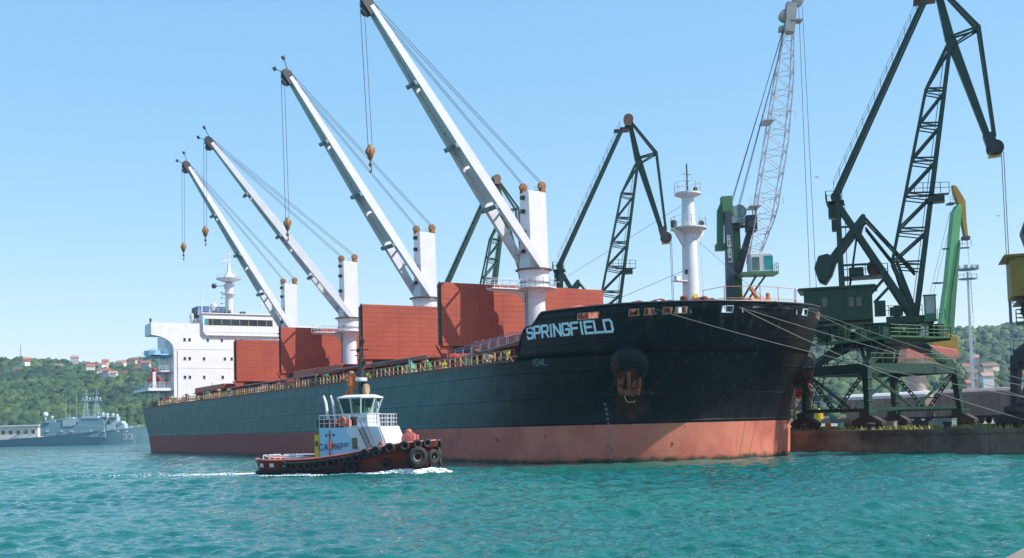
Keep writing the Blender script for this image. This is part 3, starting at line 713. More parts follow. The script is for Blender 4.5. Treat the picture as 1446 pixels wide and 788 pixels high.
# gangway stowed by the rail, long pipes and lockers on deck
m_ = M(); m_.beam(P(152,14.2,10.3), P(166.6,14.2,11.25), .9, .12)
for q in (13.8,14.65): 
    for k in range(9): m_.tube(P(152+k*1.8,q,10.35+k*.117), P(152+k*1.8,q,11.2+k*.117), .03, n=5)
    m_.tube(P(152,q,11.2), P(166.6,q,12.1), .04, n=5)
m_.build('gangway', mat('gangway_lavender_grey', (.26,.24,.30), .5, var=.15), ship)
m_ = M(); 
m_.tube(P(118,14,11.25), P(146,14,11.25), .14); m_.tube(P(70,14,11.0), P(112,14,11.0), .12); m_.tube(P(30,14.4,10.1), P(118,14.4,10.1), .09); m_.tube(P(30,14.0,9.9), P(165,14.0,9.9), .07)
for s_ in range(32,165,5): m_.beam(P(s_,14.2,9.26), P(s_,14.2,11.1 if 70<s_<147 else 10.1), .1, .1)
m_.build('deck_pipes', mat('pipe_grey_brown', (.16,.12,.12), .5, rust=.6, var=.3), ship)
r_ = random.Random(4)
for k in range(58):
    s_ = r_.uniform(24, 164); t_ = r_.uniform(12.4, 15.2); m_ = M(); c = r_.random()
    if c < .45:
        h_ = r_.uniform(.8,1.5); m_.lathe([(.14,0),(.14,h_),(.32,h_+.02),(.34,h_+.25),(.2,h_+.38),(.02,h_+.4)], P(s_,t_,9.26), n=10); nm = 'vent_pipe'
    elif c < .75: m_.box(P(s_,t_,9.26), P(s_+r_.uniform(.3,.8),t_-r_.uniform(.3,.6),9.26+r_.uniform(.7,1.3))); nm = 'deck_locker'
    else:
        for q in (0,.7): m_.lathe([(.2,0),(.2,.8),(.28,.82),(.28,.95),(.05,1.)], P(s_+q,t_,9.26), n=10)
        m_.box(P(s_-.3,t_+.3,9.262), P(s_+1,t_-.3,9.4)); nm = 'bollard'
    m_.build(nm, MT[r_.choice(['red','red','tan','tan','palegreen','deck','coam','yellow','dark','pinkred','white','green','greyblue'])], ship)
for s_, t_, cl, rr in ((141.6,14,'palegreen',1.0),(145,13.6,'green',.6),(88,14,'pinkred',.5),(56,13.6,'palegreen',.6),(30,14,'palegreen',.9),(33,14.5,'green',.7),(39,14,'tan',.7)):
    m_ = M(); m_.torus(P(s_,t_,10.35), rr*.7, .18, (0.4,1,0), 16, 8); m_.box(P(s_-rr,t_+.3,9.26), P(s_+rr,t_-.4,9.9)); m_.tube(P(s_-rr*.9,t_,10.35), P(s_+rr*.9,t_,10.35), .3, n=12)
    m_.build('mooring_winch', MT[cl], ship)

# deck cranes ----------------------------------------------------------------
Z0 = 9.26; ZHINGE = 21.4
def deck_crane_proto():
    m_ = M()
    m_.lathe([(1.75,0),(1.75,.5),(1.28,.7),(1.22,8.6),(1.5,9.6),(1.62,9.9)], (0,0,0), n=28)                       # pedestal
    m_.lathe([(1.6,9.9),(1.62,10.55),(1.66,10.6),(1.66,11.6),(1.8,11.7),(1.8,11.95)], (0,0,.01), n=28)
    m_.prism([(-1.35,-1.25),(1.2,-1.25),(1.2,1.3),(-1.35,1.3)], 12.1, 12.35, 'z')
    m_.add([(x,y,z) for z, k in ((12.3,1.0),(15.5,.98),(21.1,.84)) for x, y in ((-1.15*k,-1.25 if z<15 else -1.05),(1.15*k,-1.25 if z<15 else -1.05),(1.15*k,1.3),(-1.15*k,1.3))],
        [(0,3,2,1)] + [(j*4+i, j*4+(i+1)%4, j*4+4+(i+1)%4, j*4+4+i) for j in range(2) for i in range(4)] + [(8,9,10,11)])
    c = m_.build('deck_crane', MT['white'], ship, smooth=False, bevel=.05)
    m_ = M(); m_.lathe([(1.9,11.95),(2.15,12.0),(2.15,12.1),(1.9,12.14)], n=28); m_.lathe([(1.7,10.5),(1.78,10.52),(1.78,10.6),(1.7,10.62)], n=28); m_.build('slewing_collar', MT['collar'], c)
    m_ = M(); m_.lathe([(1.5,9.75),(2.6,9.8),(2.6,9.92),(1.5,9.95)], n=28)
    m_.box((-.55,-6.0,9.62),(.85,-1.2,9.74)); m_.prism([(-6,9.6),(-1.3,9.6),(-1.3,8.3),(-2.2,9.2),(-6,9.45)], -.1, .1)
    m_.rail([(-.5,-1.9,9.74),(-.5,-6,9.74),(.8,-6,9.74),(.8,-1.9,9.74)], 1.05, 1.0, .03, 2)
    m_.rail([(2.5*math.cos(a),2.5*math.sin(a),9.92) for a in np.linspace(-.9,2.6,10)], 1.05, 1.1, .03, 2)
    m_.build('service_platform', MT['white'], c)
    m_ = M(); m_.ladder((.4,-1.34,1.), (.4,-1.34,9.6), (1,0,0), .45, .4, .03); m_.ladder((-1.22,.1,12.3), (-1.05,.1,21), (0,1,0), .45, .4, .03)
    for z in (14,16.2,18.6,20.2): m_.box((-.25,-1.5,z),(.15,-1.02,z+.45))
    m_.build('ladder', MT['dark'], c)
    for x, yy_, z in ((-.65,-.75,21.75),(.65,1.0,21.85)):
        m_ = M(); m_.lathe([(.1,-.2),(.48,-.18),(.52,-.12),(.42,-.05),(.42,.05),(.52,.12),(.48,.18),(.1,.2)], (x,yy_,z), n=20, axis='x')
        for q in (x-.32, x+.25): m_.prism([(yy_-.35,21.05),(yy_+.35,21.05),(yy_+.15,21.75),(yy_-.15,21.75)], q, q+.07)
        m_.build('rope_sheave', MT['pulley'], c, smooth=True)
    m_ = M(); m_.tube((-.2,.9,21.1),(-.2,.9,21.9),.03); m_.rail([(-.9,1.1,21.1),(.9,1.1,21.1),(.9,-.1,21.1)], .55, 1., .025, 1); m_.build('top_railing', MT['pulley'], c)
    # jib: two box girders closing to the head, plated between them above the foot
    L_ = 35.0; m_ = M()
    def girder(sg):
        ps = [(0, 1.75, .55, .75), (6, 1.45, .62, 1.05), (14, 1.10, .60, 1.15), (24, .72, .50, .95), (31, .46, .42, .70), (34.2, .34, .36, .55)]
        for a, b in zip(ps[:-1], ps[1:]): m_.beam((a[0], sg*a[1], 0), (b[0], sg*b[1], 0), a[2], a[3], b[2], b[3])
    girder(1); girder(-1)
    for a, b, ya, yb in ((9.5,14,1.0,.8),(14.3,24,.79,.46),(24.3,31,.45,.25),(31.,33.5,.25,.17)):
        for zz in (-.18,): m_.add([(a,-ya,zz),(a,ya,zz),(b,yb,zz),(b,-yb,zz),(a,-ya,zz+.1),(a,ya,zz+.1),(b,yb,zz+.1),(b,-yb,zz+.1)], [(0,3,2,1),(4,5,6,7),(0,1,5,4),(1,2,6,5),(2,3,7,6),(3,0,4,7)])
    for x, y in ((2.6,1.6),(5.2,1.45),(7.4,1.4)): m_.beam((x,-y,0),(x+.9,y,0),.25,.3)
    j = m_.build('jib', MT['jib'], c, bevel=.02)
    m_ = M()
    for x, y in ((9,1.35),(17,1.05),(25,.72)):
        m_ = M(); m_.box((x-.25,-y-.35,-.95),(x+.25,y+.35,-.62)); m_.box((x-.2,-y-.38,-.7),(x+.2,-y-.2,.45)); m_.tube((x,-.5,-1.05),(x,.5,-1.05),.22); m_.build('rope_guide', MT['greyblue'], j)
    m_ = M(); m_.box((33.4,-.5,-.75),(34.9,.5,.45)); m_.lathe([(.1,-.3),(.55,-.28),(.55,.28),(.1,.3)], (34.9,0,-.1), n=18, axis='y'); m_.lathe([(.1,-.3),(.5,-.28),(.5,.28),(.1,.3)], (34.0,0,-.75), n=18, axis='y')
    m_.tube((34.9,0,.3),(36.6,.5,.5),.05); m_.tube((34.9,0,-.2),(36.0,-.4,-.9),.05); m_.box((36.4,.3,.35),(36.9,.7,.65)); m_.box((35.8,-.6,-1.1),(36.3,-.2,-.8))
    m_.build('jib_head', MT['dark'], j)
    return c
def hook_mesh(c):
    m_ = M(); m_.lathe([(.12,0),(.2,-.1),(.36,-.35),(.42,-.9),(.3,-1.4),(.12,-1.7)], n=14); m_.lathe([(.08,-.3),(.46,-.28),(.46,.28),(.08,.3)], (0,0,-.7), n=16, axis='x')
    m_.lathe([(.09,-1.6),(.09,-2.0),(.2,-2.05),(.2,-2.3),(.07,-2.4)], n=10)
    pts = [(.0,0,-2.3)] + [(.28*math.sin(a), 0, -2.72+.28*math.cos(a)) for a in np.linspace(0.2, 4.6, 10)]
    m_.path(pts, .075, n=6)
    return m_.build('hook_block', MT['pulley'], c, smooth=True)
proto = deck_crane_proto(); hook_mesh(proto)
SPEC = [(145.75, (145.9,20.2,49.3), 32.4), (116.9, (118.6,20.1,49.9), 29.4), (88.8, (86.3,22.0,49.3), 33.7), (60.0, (61.8,19.3,51.4), 35.2)]
CR = [proto] + [copy_tree(proto, ship) for _ in range(3)]
for k, (cs, tip, hz) in enumerate(SPEC):
    c = CR[k]
    c.location = (cs, 0, Z0)
    base = Vector((0, .2, ZHINGE-Z0-.2)); tv = Vector((tip[0]-cs, -tip[1], tip[2]-Z0)); d = (tv-base); dn = d.normalized()
    y_ = Vector((0,0,1)).cross(dn).normalized(); z_ = dn.cross(y_)
    mtx = Matrix(((dn.x,y_.x,z_.x,base.x),(dn.y,y_.y,z_.y,base.y),(dn.z,y_.z,z_.z,base.z),(0,0,0,1)))
    for ch in kids(c):
        if ch.name.startswith('jib'): ch.matrix_local = mtx; L_ = d.length
        if ch.name.startswith('hook_block'): ch.location = (tv.x, tv.y, hz-Z0+1.4); hk = ch
    head = mtx @ Vector((34.9,0,.3))
    m_ = M()
    for x, yy_ in ((-.65,-.75), (.65,1.0)):
        for dy, e_ in ((0,0),(.55,1.1)):
            m_.tube((x+dy*.3,yy_-.1,22.3-dy*.8), mtx @ Vector((34.6-e_*1.2,(.25 if x>0 else -.25),.45)), .042, n=5)
    m_.build('luffing_rope', MT['rope'], c)
    m_ = M(); hp = mtx @ Vector((35.1,0,-.5))
    for q in (-.17,.17): m_.tube((tv.x+q*dn.y*1.6, tv.y-q*1.0, hz-Z0+1.3), (hp.x+q*dn.y*1.6, hp.y-q*1.0, hp.z), .036, n=5)
    hk.location = (tv.x, tv.y, hz-Z0+1.4)
    m_.build('hoist_rope', MT['rope'], c)

# foremast ------------------------------------------------------------------
m_ = M(); m_.lathe([(.95,0),(.80,1.2),(.74,5),(.66,9.3),(.56,12.4),(.54,12.6)], P(173.6,0,12.05), n=24); fm = m_.build('foremast', MT['white'], ship, smooth=True)
m_ = M(); m_.lathe([(.7,20.9),(1.0,21.25),(1.7,21.38),(1.7,21.5),(.7,21.5)], P(173.6,0,0), n=20); m_.prism([(-1.9,21.3),(1.9,21.3),(.5,19.4),(-.5,19.4)], 173.5, 173.7)
m_.rail([P(173.6+1.65*math.cos(a),1.65*math.sin(a),21.5) for a in np.linspace(0,2*math.pi,13)], 1.0, 1., .028, 2); m_.build('mast_platform', MT['white'], fm)
m_ = M(); m_.lathe([(.65,24.4),(1.25,24.65),(1.25,24.8),(.6,24.8)], P(173.6,0,0), n=18)
m_.rail([P(173.6+1.2*math.cos(a),1.2*math.sin(a),24.8) for a in np.linspace(0,2*math.pi,9)], 1.0, .9, .028, 2)
m_.build('top_platform', MT['white'], fm)
m_ = M(); m_.box(P(173.2,.2,16.4), P(174,1.9,16.5)); m_.box(P(173.4,1.3,16.5), P(173.8,1.8,16.9)); m_.build('lamp_bracket', MT['white'], fm)
m_ = M(); m_.tube(P(173.6,0,24.8), P(173.6,0,27.6), .07); m_.tube(P(173.6,.5,26.6), P(173.6,-.5,26.6), .04); m_.tube(P(173.6,.3,26.0), P(173.6,-.3,26.0), .04)
m_.lathe([(.16,0),(.2,.15),(.2,.4),(.1,.5)], P(173.9,-.7,24.9), n=10); m_.box(P(173.3,1.5,21.5), P(173.7,1.9,22.1)); m_.ball(P(174,-1.2,22), .28, 10, 8)
m_.lathe([(.15,0),(.18,.4),(.05,.45)], P(175,1.6,16.9), n=8)
m_.build('navigation_light', MT['dark'], fm)
m_ = M(); m_.box(P(174.42,.35,14.3), P(174.47,-.15,15.2)); m_.build('notice_plate', MT['yellow'], fm)
m_ = M(); m_.ladder(P(174.2,-.75,12.3), P(174.1,-.7,21.3), (0.6,1,0), .4, .4, .025); m_.build('ladder', MT['white'], fm)
m_ = M()
m_.tube(P(173.6,0,24), P(147,0,18.5), .02, n=4); m_.tube(P(173.6,0,21), P(183.5,0,13.6), .02, n=4); m_.tube(P(173.6,.6,17.5), P(164,9,13), .02, n=4)
m_.build('mast_stay', MT['rope'], ship)
# windlasses, rails and gear on the forecastle
for s_, t_, cl in ((175.4,7.2,'coam'),(177.2,6.2,'coam'),(170.6,10.2,'pinkred'),(179.5,3.5,'coam')):
    m_ = M(); z = 12.06
    for q in (-.9,-.3,.4,1.0): m_.lathe([(.2,-.1),(.95 if q<.4 else .7,-.1),(.95 if q<.4 else .7,.1),(.2,.1)], P(s_+q,t_,z+1.25), n=20, axis='x')
    m_.tube(P(s_-1.2,t_,z+1.25), P(s_+1.3,t_,z+1.25), .4, n=14); m_.box(P(s_-1.1,t_+.8,z), P(s_+1.2,t_-.8,z+.5)); m_.box(P(s_+1.1,t_+.4,z), P(s_+1.5,t_-.5,z+1.5))
    m_.build('windlass', MT[cl], ship)
m_ = M(); m_.box(P(180.6,1.4,12.06), P(182.2,-2.8,13.0)); m_.prism([(-.4,13.),(.6,13.),(.3,14.1),(-.2,14.0)], 180.8, 181.2); m_.lathe([(.3,-1.3),(.5,-1.2),(.5,1.2),(.3,1.3)], P(181.3,-1.3,13.5), n=18, axis='y')
m_.beam(P(181,-2.2,13), P(181,-.6,15.), .25, .25); m_.beam(P(181,-2.6,13), P(181,-2.6,14.6), .25, .25)
m_.build('mooring_winch', mat('worn_orange', (.42,.13,.035), .6, rust=.8, var=.3), ship)
m_ = M(); m_.rail([P(178.6,2.8,12.9), P(181.5,2.9,12.9), P(182.8,0,12.9), P(182.4,-4.6,12.9), P(180.5,-6.3,12.9)], 2.0, 2.0, .035, 2); m_.build('forecastle_rail', MT['pinkred'], ship)
m_ = M(); m_.rail([P(169.3,14.0,12.06), P(169.3,11.4,12.06)], 1.4, 1.2, .05, 3); m_.box(P(169.3,13.6,12.6), P(169.4,12.3,13.4)); m_.ball(P(168.8,13.7,12.6), .35, 8, 6)
m_.build('bow_step_rail', MT['pinkred'], ship)
m_ = M(); m_.lathe([(.42,0),(.42,.75),(.48,.8),(.46,1.0),(.2,1.15)], P(165.5,3,12.2), n=14); m_.lathe([(.3,0),(.3,2.9)], P(165.5,3,9.3), n=12); m_.build('vent_head', MT['green'], ship)
for k in range(7):
    s_ = r_.uniform(172,182); t_ = r_.uniform(-6,9); m_ = M(); h_ = r_.uniform(1.2,1.75)
    m_.lathe([(.16,0),(.16,h_),(.35,h_),(.36,h_+.25),(.1,h_+.4)], P(s_,t_,12.06), n=10); m_.build('vent_pipe', MT[r_.choice(['pinkred','coam','red','white'])], ship)

# superstructure ---------------------------------------------------------------
FS = 27.0
acc = M(); acc.box(P(13,13,9.26), P(FS-.002,-13.2,24.2))
acc.box(P(17,12,24.2), P(FS-.3,-12.2,24.9))
acc = acc.build('superstructure', MT['accwhite'], ship, bevel=.04)
poly = [(-13,9.3),(-13,20.6)] + [(-13-(1-math.cos(a))*4.4, 20.6+2.9*math.sin(a)) for a in np.linspace(.15,math.pi/2,8)][:-1] + [(-17.4,23.6),(-17.4,26.05),(-7.4,26.05),(9.2,26.05),(17.4,26.05),(17.4,23.6),(13.2,20.6),(13.2,9.3)]
m_ = M(); m_.prism(poly, FS, FS+.35); m_.build('front_plating', MT['accwhite'], acc)
m_ = M(); m_.box(P(21.5,17.4,23.6), P(FS-.002,7.3,23.8)); m_.box(P(21.5,17.4,23.8), P(21.7,7.3,25.1)); m_.box(P(21.7,17.4,23.8), P(FS-.002,17.25,26.0)); m_.box(P(21.5,-17.4,23.6), P(FS-.002,-9.4,23.8)); m_.box(P(21.7,-17.4,23.8), P(FS-.002,-17.25,26.0))
m_.build('bridge_wing', MT['accwhite'], acc)
wh = M(); wh.box(P(18,7.2,24.3), P(FS+.9,-9.2,28.05)); wh.box(P(17.8,7.5,28.06), P(FS+1.15,-9.5,28.25)); wh.prism([(-7.2,24.25),(9.2,24.25),(9.2,23.6),(-6.6,23.6)], FS+.36, FS+.9)
wh = wh.build('wheelhouse', MT['accwhite'], acc, bevel=.03)
n = 9; t_ = 6.9
for k in range(n):
    wdt = [.75,.75,1.75,1.75,1.75,1.75,1.75,1.75,1.25,.6][k] if k < 10 else 1.7
    m_ = M(); m_.box(P(FS+.9+.003,t_,25.75), P(FS+.93,t_-wdt,27.05)); m_.build('window', MT['glass'] if k else MT['teal'], wh)
    m_ = M(); m_.box(P(FS+.905,t_-wdt,25.7), P(FS+.98,t_-wdt-.1,27.1)); m_.build('window_post', MT['tan'], wh); t_ -= wdt+.13
for k in range(3):
    m_ = M(); m_.box(P(24.5-k*2.1,7.2+.003,25.75), P(26.1-k*2.1,7.23,27.05)); m_.build('window', MT['glass'], wh)
m_ = M(); m_.rail([P(FS+1,7.4,28.25), P(FS+1,-9.4,28.25)], .9, 1.6, .03, 2); m_.rail([P(FS+.1,17.3,26.05), P(FS+.1,7.5,26.05)], .25, 3, .02, 1); m_.rail([P(18,7.4,28.25), P(FS+1,7.4,28.25)], .9, 1.6, .03, 2)
m_.build('roof_railing', MT['white'], acc)
for z, ts in ((22.35,(10.8,9.8,6.1,3.2,-1,-5)),(18.5,(10.8,9.8,6.9,2.6,1.2,-.7,-4)),(14.7,(10.8,9.8,6.9,3.1,0,-4))):
    for t_ in ts:
        m_ = M(); m_.box(P(FS+.352,t_+.22,z), P(FS+.37,t_-.22,z+.65)); w_ = m_.build('window', MT['glass'], acc)
        m_ = M(); m_.path([P(FS+.38,t_+.25,z-.03),P(FS+.38,t_+.25,z+.68),P(FS+.38,t_-.25,z+.68),P(FS+.38,t_-.25,z-.03),P(FS+.38,t_+.25,z-.03)], .035, 4); m_.build('frame', MT['white'], w_)
for z in (16.95, 20.75):
    m_ = M(); m_.box(P(FS+.35,13.1,z), P(FS+.40,-13,z+.07)); m_.build('deck_line', MT['accwhite'], acc)
for t_ in (12.2, 5.2, -7.5):
    m_ = M(); m_.tube(P(FS+.45,t_,9.4), P(FS+.45,t_,20.5 if t_ > 6 else 14), .06); m_.build('drain_pipe', MT['white'], acc)
for t_, z in ((8.4,9.9),(1.8,9.9)):
    m_ = M(); m_.box(P(FS+.352,t_,z), P(FS+.41,t_-.8,z+1.95)); m_.build('door', MT['navyl'], acc)
# side decks
for z, s1, tt in ((19.6,26.6,16.6),(16.2,26.6,15.4)):
    m_ = M(); m_.box(P(15,tt,z), P(s1,13.0,z+.25)); m_.lathe([(.1,0),(1.8,.0),(1.8,.9),(1.7,.9),(1.7,.26),(.1,.25)], P(24.5,tt-.2,z), n=18) if z > 18 else None
    m_.rail([P(s1,13.2,z+.25), P(s1,tt,z+.25), P(15,tt,z+.25)], 1.05, 1.3, .035, 3); m_.build('side_deck', MT['tugblue'] if z > 18 else MT['accwhite'], acc)
for z in (10,13.8,17.4,21): 
    m_ = M(); m_.box(P(20,13.02,z), P(20.9,13.05,z+1.9)); m_.build('side_door', MT['glass'], acc)
m_ = M(); m_.box(P(12,17.9,12.35), P(26.8,13.01,12.95)); m_.rail([P(26.6,13.2,12.95),P(26.6,17.7,12.95),P(12.2,17.7,12.95)], 1.1, 1.5, .035, 3)
for s_ in (13,19,25): m_.tube(P(s_,15.5,9.26), P(s_,15.5,12.35), .14)
m_.build('boat_deck', MT['accwhite'], acc)
m_ = M(); ps = []
m_.X = Matrix.Translation(P(20.5,15.6,14.9)); m_.ball((0,0,0), 1.15, 16, 10, (2.6,1,.9)); m_.box((-1.2,-.6,.6),(1.2,.6,1.5)); lb = m_.build('lifeboat', MT['orange'], acc, smooth=True)
m_ = M()
for q in (17.8,23.2): m_.beam(P(q,14,12.95), P(q,14.2,17.), .3, .3); m_.beam(P(q,14.2,16.9), P(q,16.6,16.7), .25, .25); m_.beam(P(q,17.2,12.95), P(q,16.2,14.2), .25, .25)
m_.beam(P(26,16.6,12.95),P(26,16.6,16.2),.6,.5); m_.build('davit', MT['white'], acc)
m_ = M(); m_.beam(P(26.2,16.3,15.8), P(25.4,14.2,13.3), .22, .22); m_.ball(P(26,16.6,16.6), .45, 10, 8); m_.build('crane_arm', MT['red'], acc)
# mast, funnel, aerials
m_ = M(); m_.lathe([(.85,28.2),(.8,33.5),(1.05,34.2),(1.1,34.9),(.6,35.1),(.55,35.9)], P(24,.6,0), n=18); m_.lathe([(.9,35.3),(2.6,35.85),(2.7,36.05),(.5,36.1)], P(24,.6,0), n=20)
m_.lathe([(1.6,32.7),(1.6,32.8),(.7,32.82)], P(24,.6,0), n=16); m_.lathe([(1.3,36.1),(.45,37.6),(.22,39.4)], P(24,.6,0), n=12)
rm_ = m_.build('radar_mast', MT['white'], acc, smooth=True)
m_ = M(); m_.tube(P(24,.6,38), P(24,.6,42.2), .09); m_.beam(P(24,2.2,39.6), P(24,.2,40.1), .3, .25); m_.tube(P(24,1.4,37.4), P(24,1.4,40.6), .06); m_.tube(P(24,-.6,36), P(24,-.6,38.6), .06); m_.beam(P(24,1.1,41.4), P(24,.1,41.4), .1, .1)
m_.rail([P(24+2.5*math.cos(a),.6+2.5*math.sin(a),36.05) for a in np.linspace(0,6.28,9)], .7, 2, .03, 1)
m_.build('radar_aerial', MT['white'], rm_)
m_ = M(); m_.ball(P(24.5,3.9,34.3), .55, 10, 8); m_.tube(P(24,1.3,34.5), P(24.5,3.6,34.3), .06)
m_.build('signal_lamp', MT['dark'], rm_)
for z in (29.5,30.7,31.9,33): m_ = M(); m_.ball(P(24.3,2.3,z), .16, 6, 4); m_.tube(P(24.2,2.2,z), P(24,1.0,z), .03); m_.build('signal_lamp', MT['dark'], rm_)
m_ = M(); m_.lathe([(.5,28.2),(.42,30),(.25,30.2)], P(24,8.4,-1.8), n=12); m_.tube(P(24,6.4,28.2), P(24,6.4,34.6), .16, .06); m_.tube(P(24,7.0,28.2), P(24,7.0,33), .05); m_.tube(P(22,-7,28.2), P(22,-7,33.5), .12, .05); m_.ball(P(22,-7,31), .3, 8, 6); m_.tube(P(25,5,28.2), P(25,5,30.3), .08)
m_.build('aerial', MT['white'], acc)
m_ = M(); m_.ball(P(25,4.2,30.1), .65, 14, 10); m_.tube(P(25,4.2,28.2), P(25,4.2,29.6), .3); m_.build('satellite_dome', MT['white'], acc, smooth=True)
m_ = M(); m_.box(P(24,4.4,28.3), P(25.5,2.6,29.2)); m_.box(P(24,1.9,28.3), P(25.5,.6,29.2)); m_.box(P(24,-1.6,28.3), P(25,-2.6,29.1)); m_.box(P(23,8.0,27.6), P(24.5,7.3,29.4)); m_.build('roof_locker', MT['dark'], acc)
m_ = M(); m_.tube(P(26.6,14.2,26.05), P(26.6,12.4,24.2), .09); m_.box(P(26.7,17.6,26.05), P(26.9,17.2,26.9)); m_.build('wing_lamp', MT['dark'], acc)
m_ = M(); m_.prism([(4,9.26),(12.6,9.26),(11.4,31.5),(6.2,31.5)], -4, 4, 'y'); m_.build('funnel', mat('funnel_paint', (.03,.10,.22), .5), ship)
for k in range(9):
    m_ = M(); s_ = 8+k*2.1; t_ = 12.3 + .8*math.sin(k*2.4); c = k % 3
    m_.lathe([(.5,-.7),(.75,-.65),(.35,-.5),(.35,.5),(.75,.65),(.5,.7)], P(s_,t_,10.2), n=14, axis='y'); m_.box(P(s_-.7,t_+.9,9.26), P(s_+.7,t_-.9,9.7)); m_.build('stern_winch', MT[('tan','coam','orange')[c]], ship)
# ================================================================== QUAY CRANES
def quay_crane(label, s_, t_, slew, group='green level luffing cranes on the quay', house=None):
    root = thing('portal_crane', label, 'crane', W(s_, t_, QZ), SROT, group)
    sr = slew - SROT; Gz = lambda u, w_, z: (u*.94, w_, (3.36+(z-3.36)*(1-.0026*u)) - 2.0)
    K = MT['cgreen']; HM = house or MT['chouse']
    def up(mb, name, m_, par=root, **k):
        o = mb.build(name, m_, par, **k)
        if par == root: o.rotation_euler = (0, 0, sr)
        return o
    for a in (-1, 1):
        for b in (-1, 1):
            m_ = M(); f = (a*4.3, b*7.0, 1.9); k = (a*4.05, b*6.7, 6.4); t2 = (a*2.3, b*2.9, 9.3)
            m_.beam(f, k, .45, .6, .75, .85, up=(1,0,0)); m_.beam(k, t2, .75, .85, .6, .7, up=(1,0,0)); m_.beam((f[0],f[1],1.5), (f[0],f[1],2.0), 1.3, 1.3)
            for q in (.25,.5,.75): p0 = Vector(f).lerp(Vector(k), q); m_.beam(p0-Vector((0,.5,0)), p0+Vector((0,.5,0)), .75+.3*q, .12)
            lg = m_.build('portal_leg', K, root, bevel=.04)
            m_ = M(); m_.prism([(-1.9,.75),(1.9,.75),(1.2,1.5),(-1.2,1.5)], b*7-.35, b*7+.35, 'y'); m_.X = Matrix.Translation((a*4.3-0,0,0)); 
            m_ = M(); m_.X = Matrix.Translation((a*4.3, b*7, 0)); m_.prism([(-1.9,.6),(1.9,.6),(1.9,.95),(.7,1.5),(-.7,1.5),(-1.9,.95)], -.35, .35, 'y')
            for x in (-1.45,-.5,.5,1.45): m_.lathe([(.1,-.3),(.36,-.28),(.36,-.1),(.42,-.08),(.42,.1),(.36,.28),(.1,.3)], (x,0,.48), n=16, axis='y')
            m_.box((-.5,.36,.5),(.5,.8,1.2)); m_.build('travel_bogie', MT['bogie'], root)
    for b in (-1, 1):
        m_ = M(); m_.beam((-4.1,b*6.7,6.3),(4.1,b*6.7,6.3), .7, 1.0); m_.build('cross_girder', K, root)
        m_ = M(); m_.beam((-4.2,b*7,2.1),(4.2,b*7,2.1), .3, .35); m_.build('tie_beam', K, root)
        m_ = M()
        for a in (-1, 1):
            for off in (-.22,.22): m_.tube((a*3.9+off,b*6.8,6.0), (a*.3+off,b*7,2.2), .08, n=6)
            for q in np.linspace(.08,.92,9): c = Vector((a*3.9,b*6.8,6.0)).lerp(Vector((a*.3,b*7,2.2)), q); m_.beam(c-Vector((.25,0,0)), c+Vector((.25,0,0)), .1, .16)
            m_.beam((a*3.9,b*6.7,6.7),(a*.2,b*3.2,9.2), .3, .3)
        m_.build('lattice_brace', K, root)
    for a in (-1, 1):
        m_ = M(); m_.beam((a*4.05,-6.7,6.3),(a*4.05,6.7,6.3), .7, 1.0); m_.build('cross_girder', K, root)
        m_ = M(); m_.beam((a*4.05,-6.6,6.0),(a*4.15,-.4,2.4), .25, .25); m_.beam((a*4.05,6.6,6.0),(a*4.15,.4,2.4), .25, .25); m_.beam((a*4.15,-6.8,2.2),(a*4.15,6.8,2.2), .28, .3)
        m_.beam((a*4,-6,6.8),(a*2.3,-.5,9.2), .3,.3); m_.beam((a*4,6,6.8),(a*2.3,.5,9.2), .3,.3)
        m_.build('diagonal_brace', K, root)
    m_ = M(); m_.lathe([(3.3,8.6),(3.5,8.7),(3.5,9.5),(2.5,9.6)], n=28); m_.box((-3.4,-3.2,8.9),(3.4,3.2,9.4)); m_.lathe([(1.1,6.0),(1.5,8.6)], n=16); m_.build('ring_girder', K, root)
    m_ = M(); m_.box((-5.4,-4.6,9.42),(5.4,4.6,9.55)); m_.rail([(-5.4,-4.6,9.55),(5.4,-4.6,9.55),(5.4,4.6,9.55),(-5.4,4.6,9.55),(-5.4,-4.6,9.55)], 1.1, 1.35, .05, 3)
    for q in (-1,1): m_.box((-5.4,q*4.6-.06,9.2),(5.4,q*4.6+.06,9.56))
    m_.build('portal_platform', MT['pgreen'], root)
    m_ = M(); m_.ladder((-4.8,-5.2,2.0), (-2.6,-4.7,9.5), (.2,1,0), .7, .35, .05); m_.build('stair', K, root)
    m_ = M(); m_.lathe([(2.2,9.6),(2.4,9.8),(2.4,10.3),(1.6,10.4),(1.6,11.0)], n=26)
    for q in range(6): m_.lathe([(.2,-.5),(.55,-.5),(.55,.5),(.2,.5)], (2.4*math.cos(q), 2.4*math.sin(q), 10.0), n=12)
    m_.build('slewing_ring', K, root)
    for x, y, w_, h_ in ((-4.6,-3.4,1.2,1.4),(3.2,-3.6,1.6,1.0),(-1.2,-4.0,1.0,1.7),(4.6,3.4,1.2,1.3),(1.2,-4.1,.7,.9)):
        m_ = M(); m_.box((x-w_/2,y-.45,9.56),(x+w_/2,y+.45,9.56+h_)); m_.box((x-w_/2-.05,y-.5,9.56+h_),(x+w_/2+.05,y+.5,9.62+h_)); m_.build('switch_cabinet', K, root)
    for x in (-3,-1,1,3): m_ = M(); m_.path([(x,-4.7,9.3),(x+.4,-4.9,7.6),(x*.9,-5.6,6.9)], .05, 5); m_.build('power_cable', MT['dark'], root)
    for a in (-1,1):
        m_ = M(); m_.tube((a*4.3,-6.6,6.0),(a*4.3,6.2,6.0),.1,n=5); m_.rail([(a*4.5,-6.5,6.85),(a*4.5,6.5,6.85)], .95, 1.6, .035, 2); m_.build('girder_walkway', MT['pgreen'], root)
    # turning part
    m_ = M(); m_.box(Gz(-7.6,-2.4,12.9), Gz(5.6,2.4,13.4)); m_.box(Gz(.8,-2.2,13.0), Gz(5.8,2.2,14.0)); up(m_, 'turntable', K)
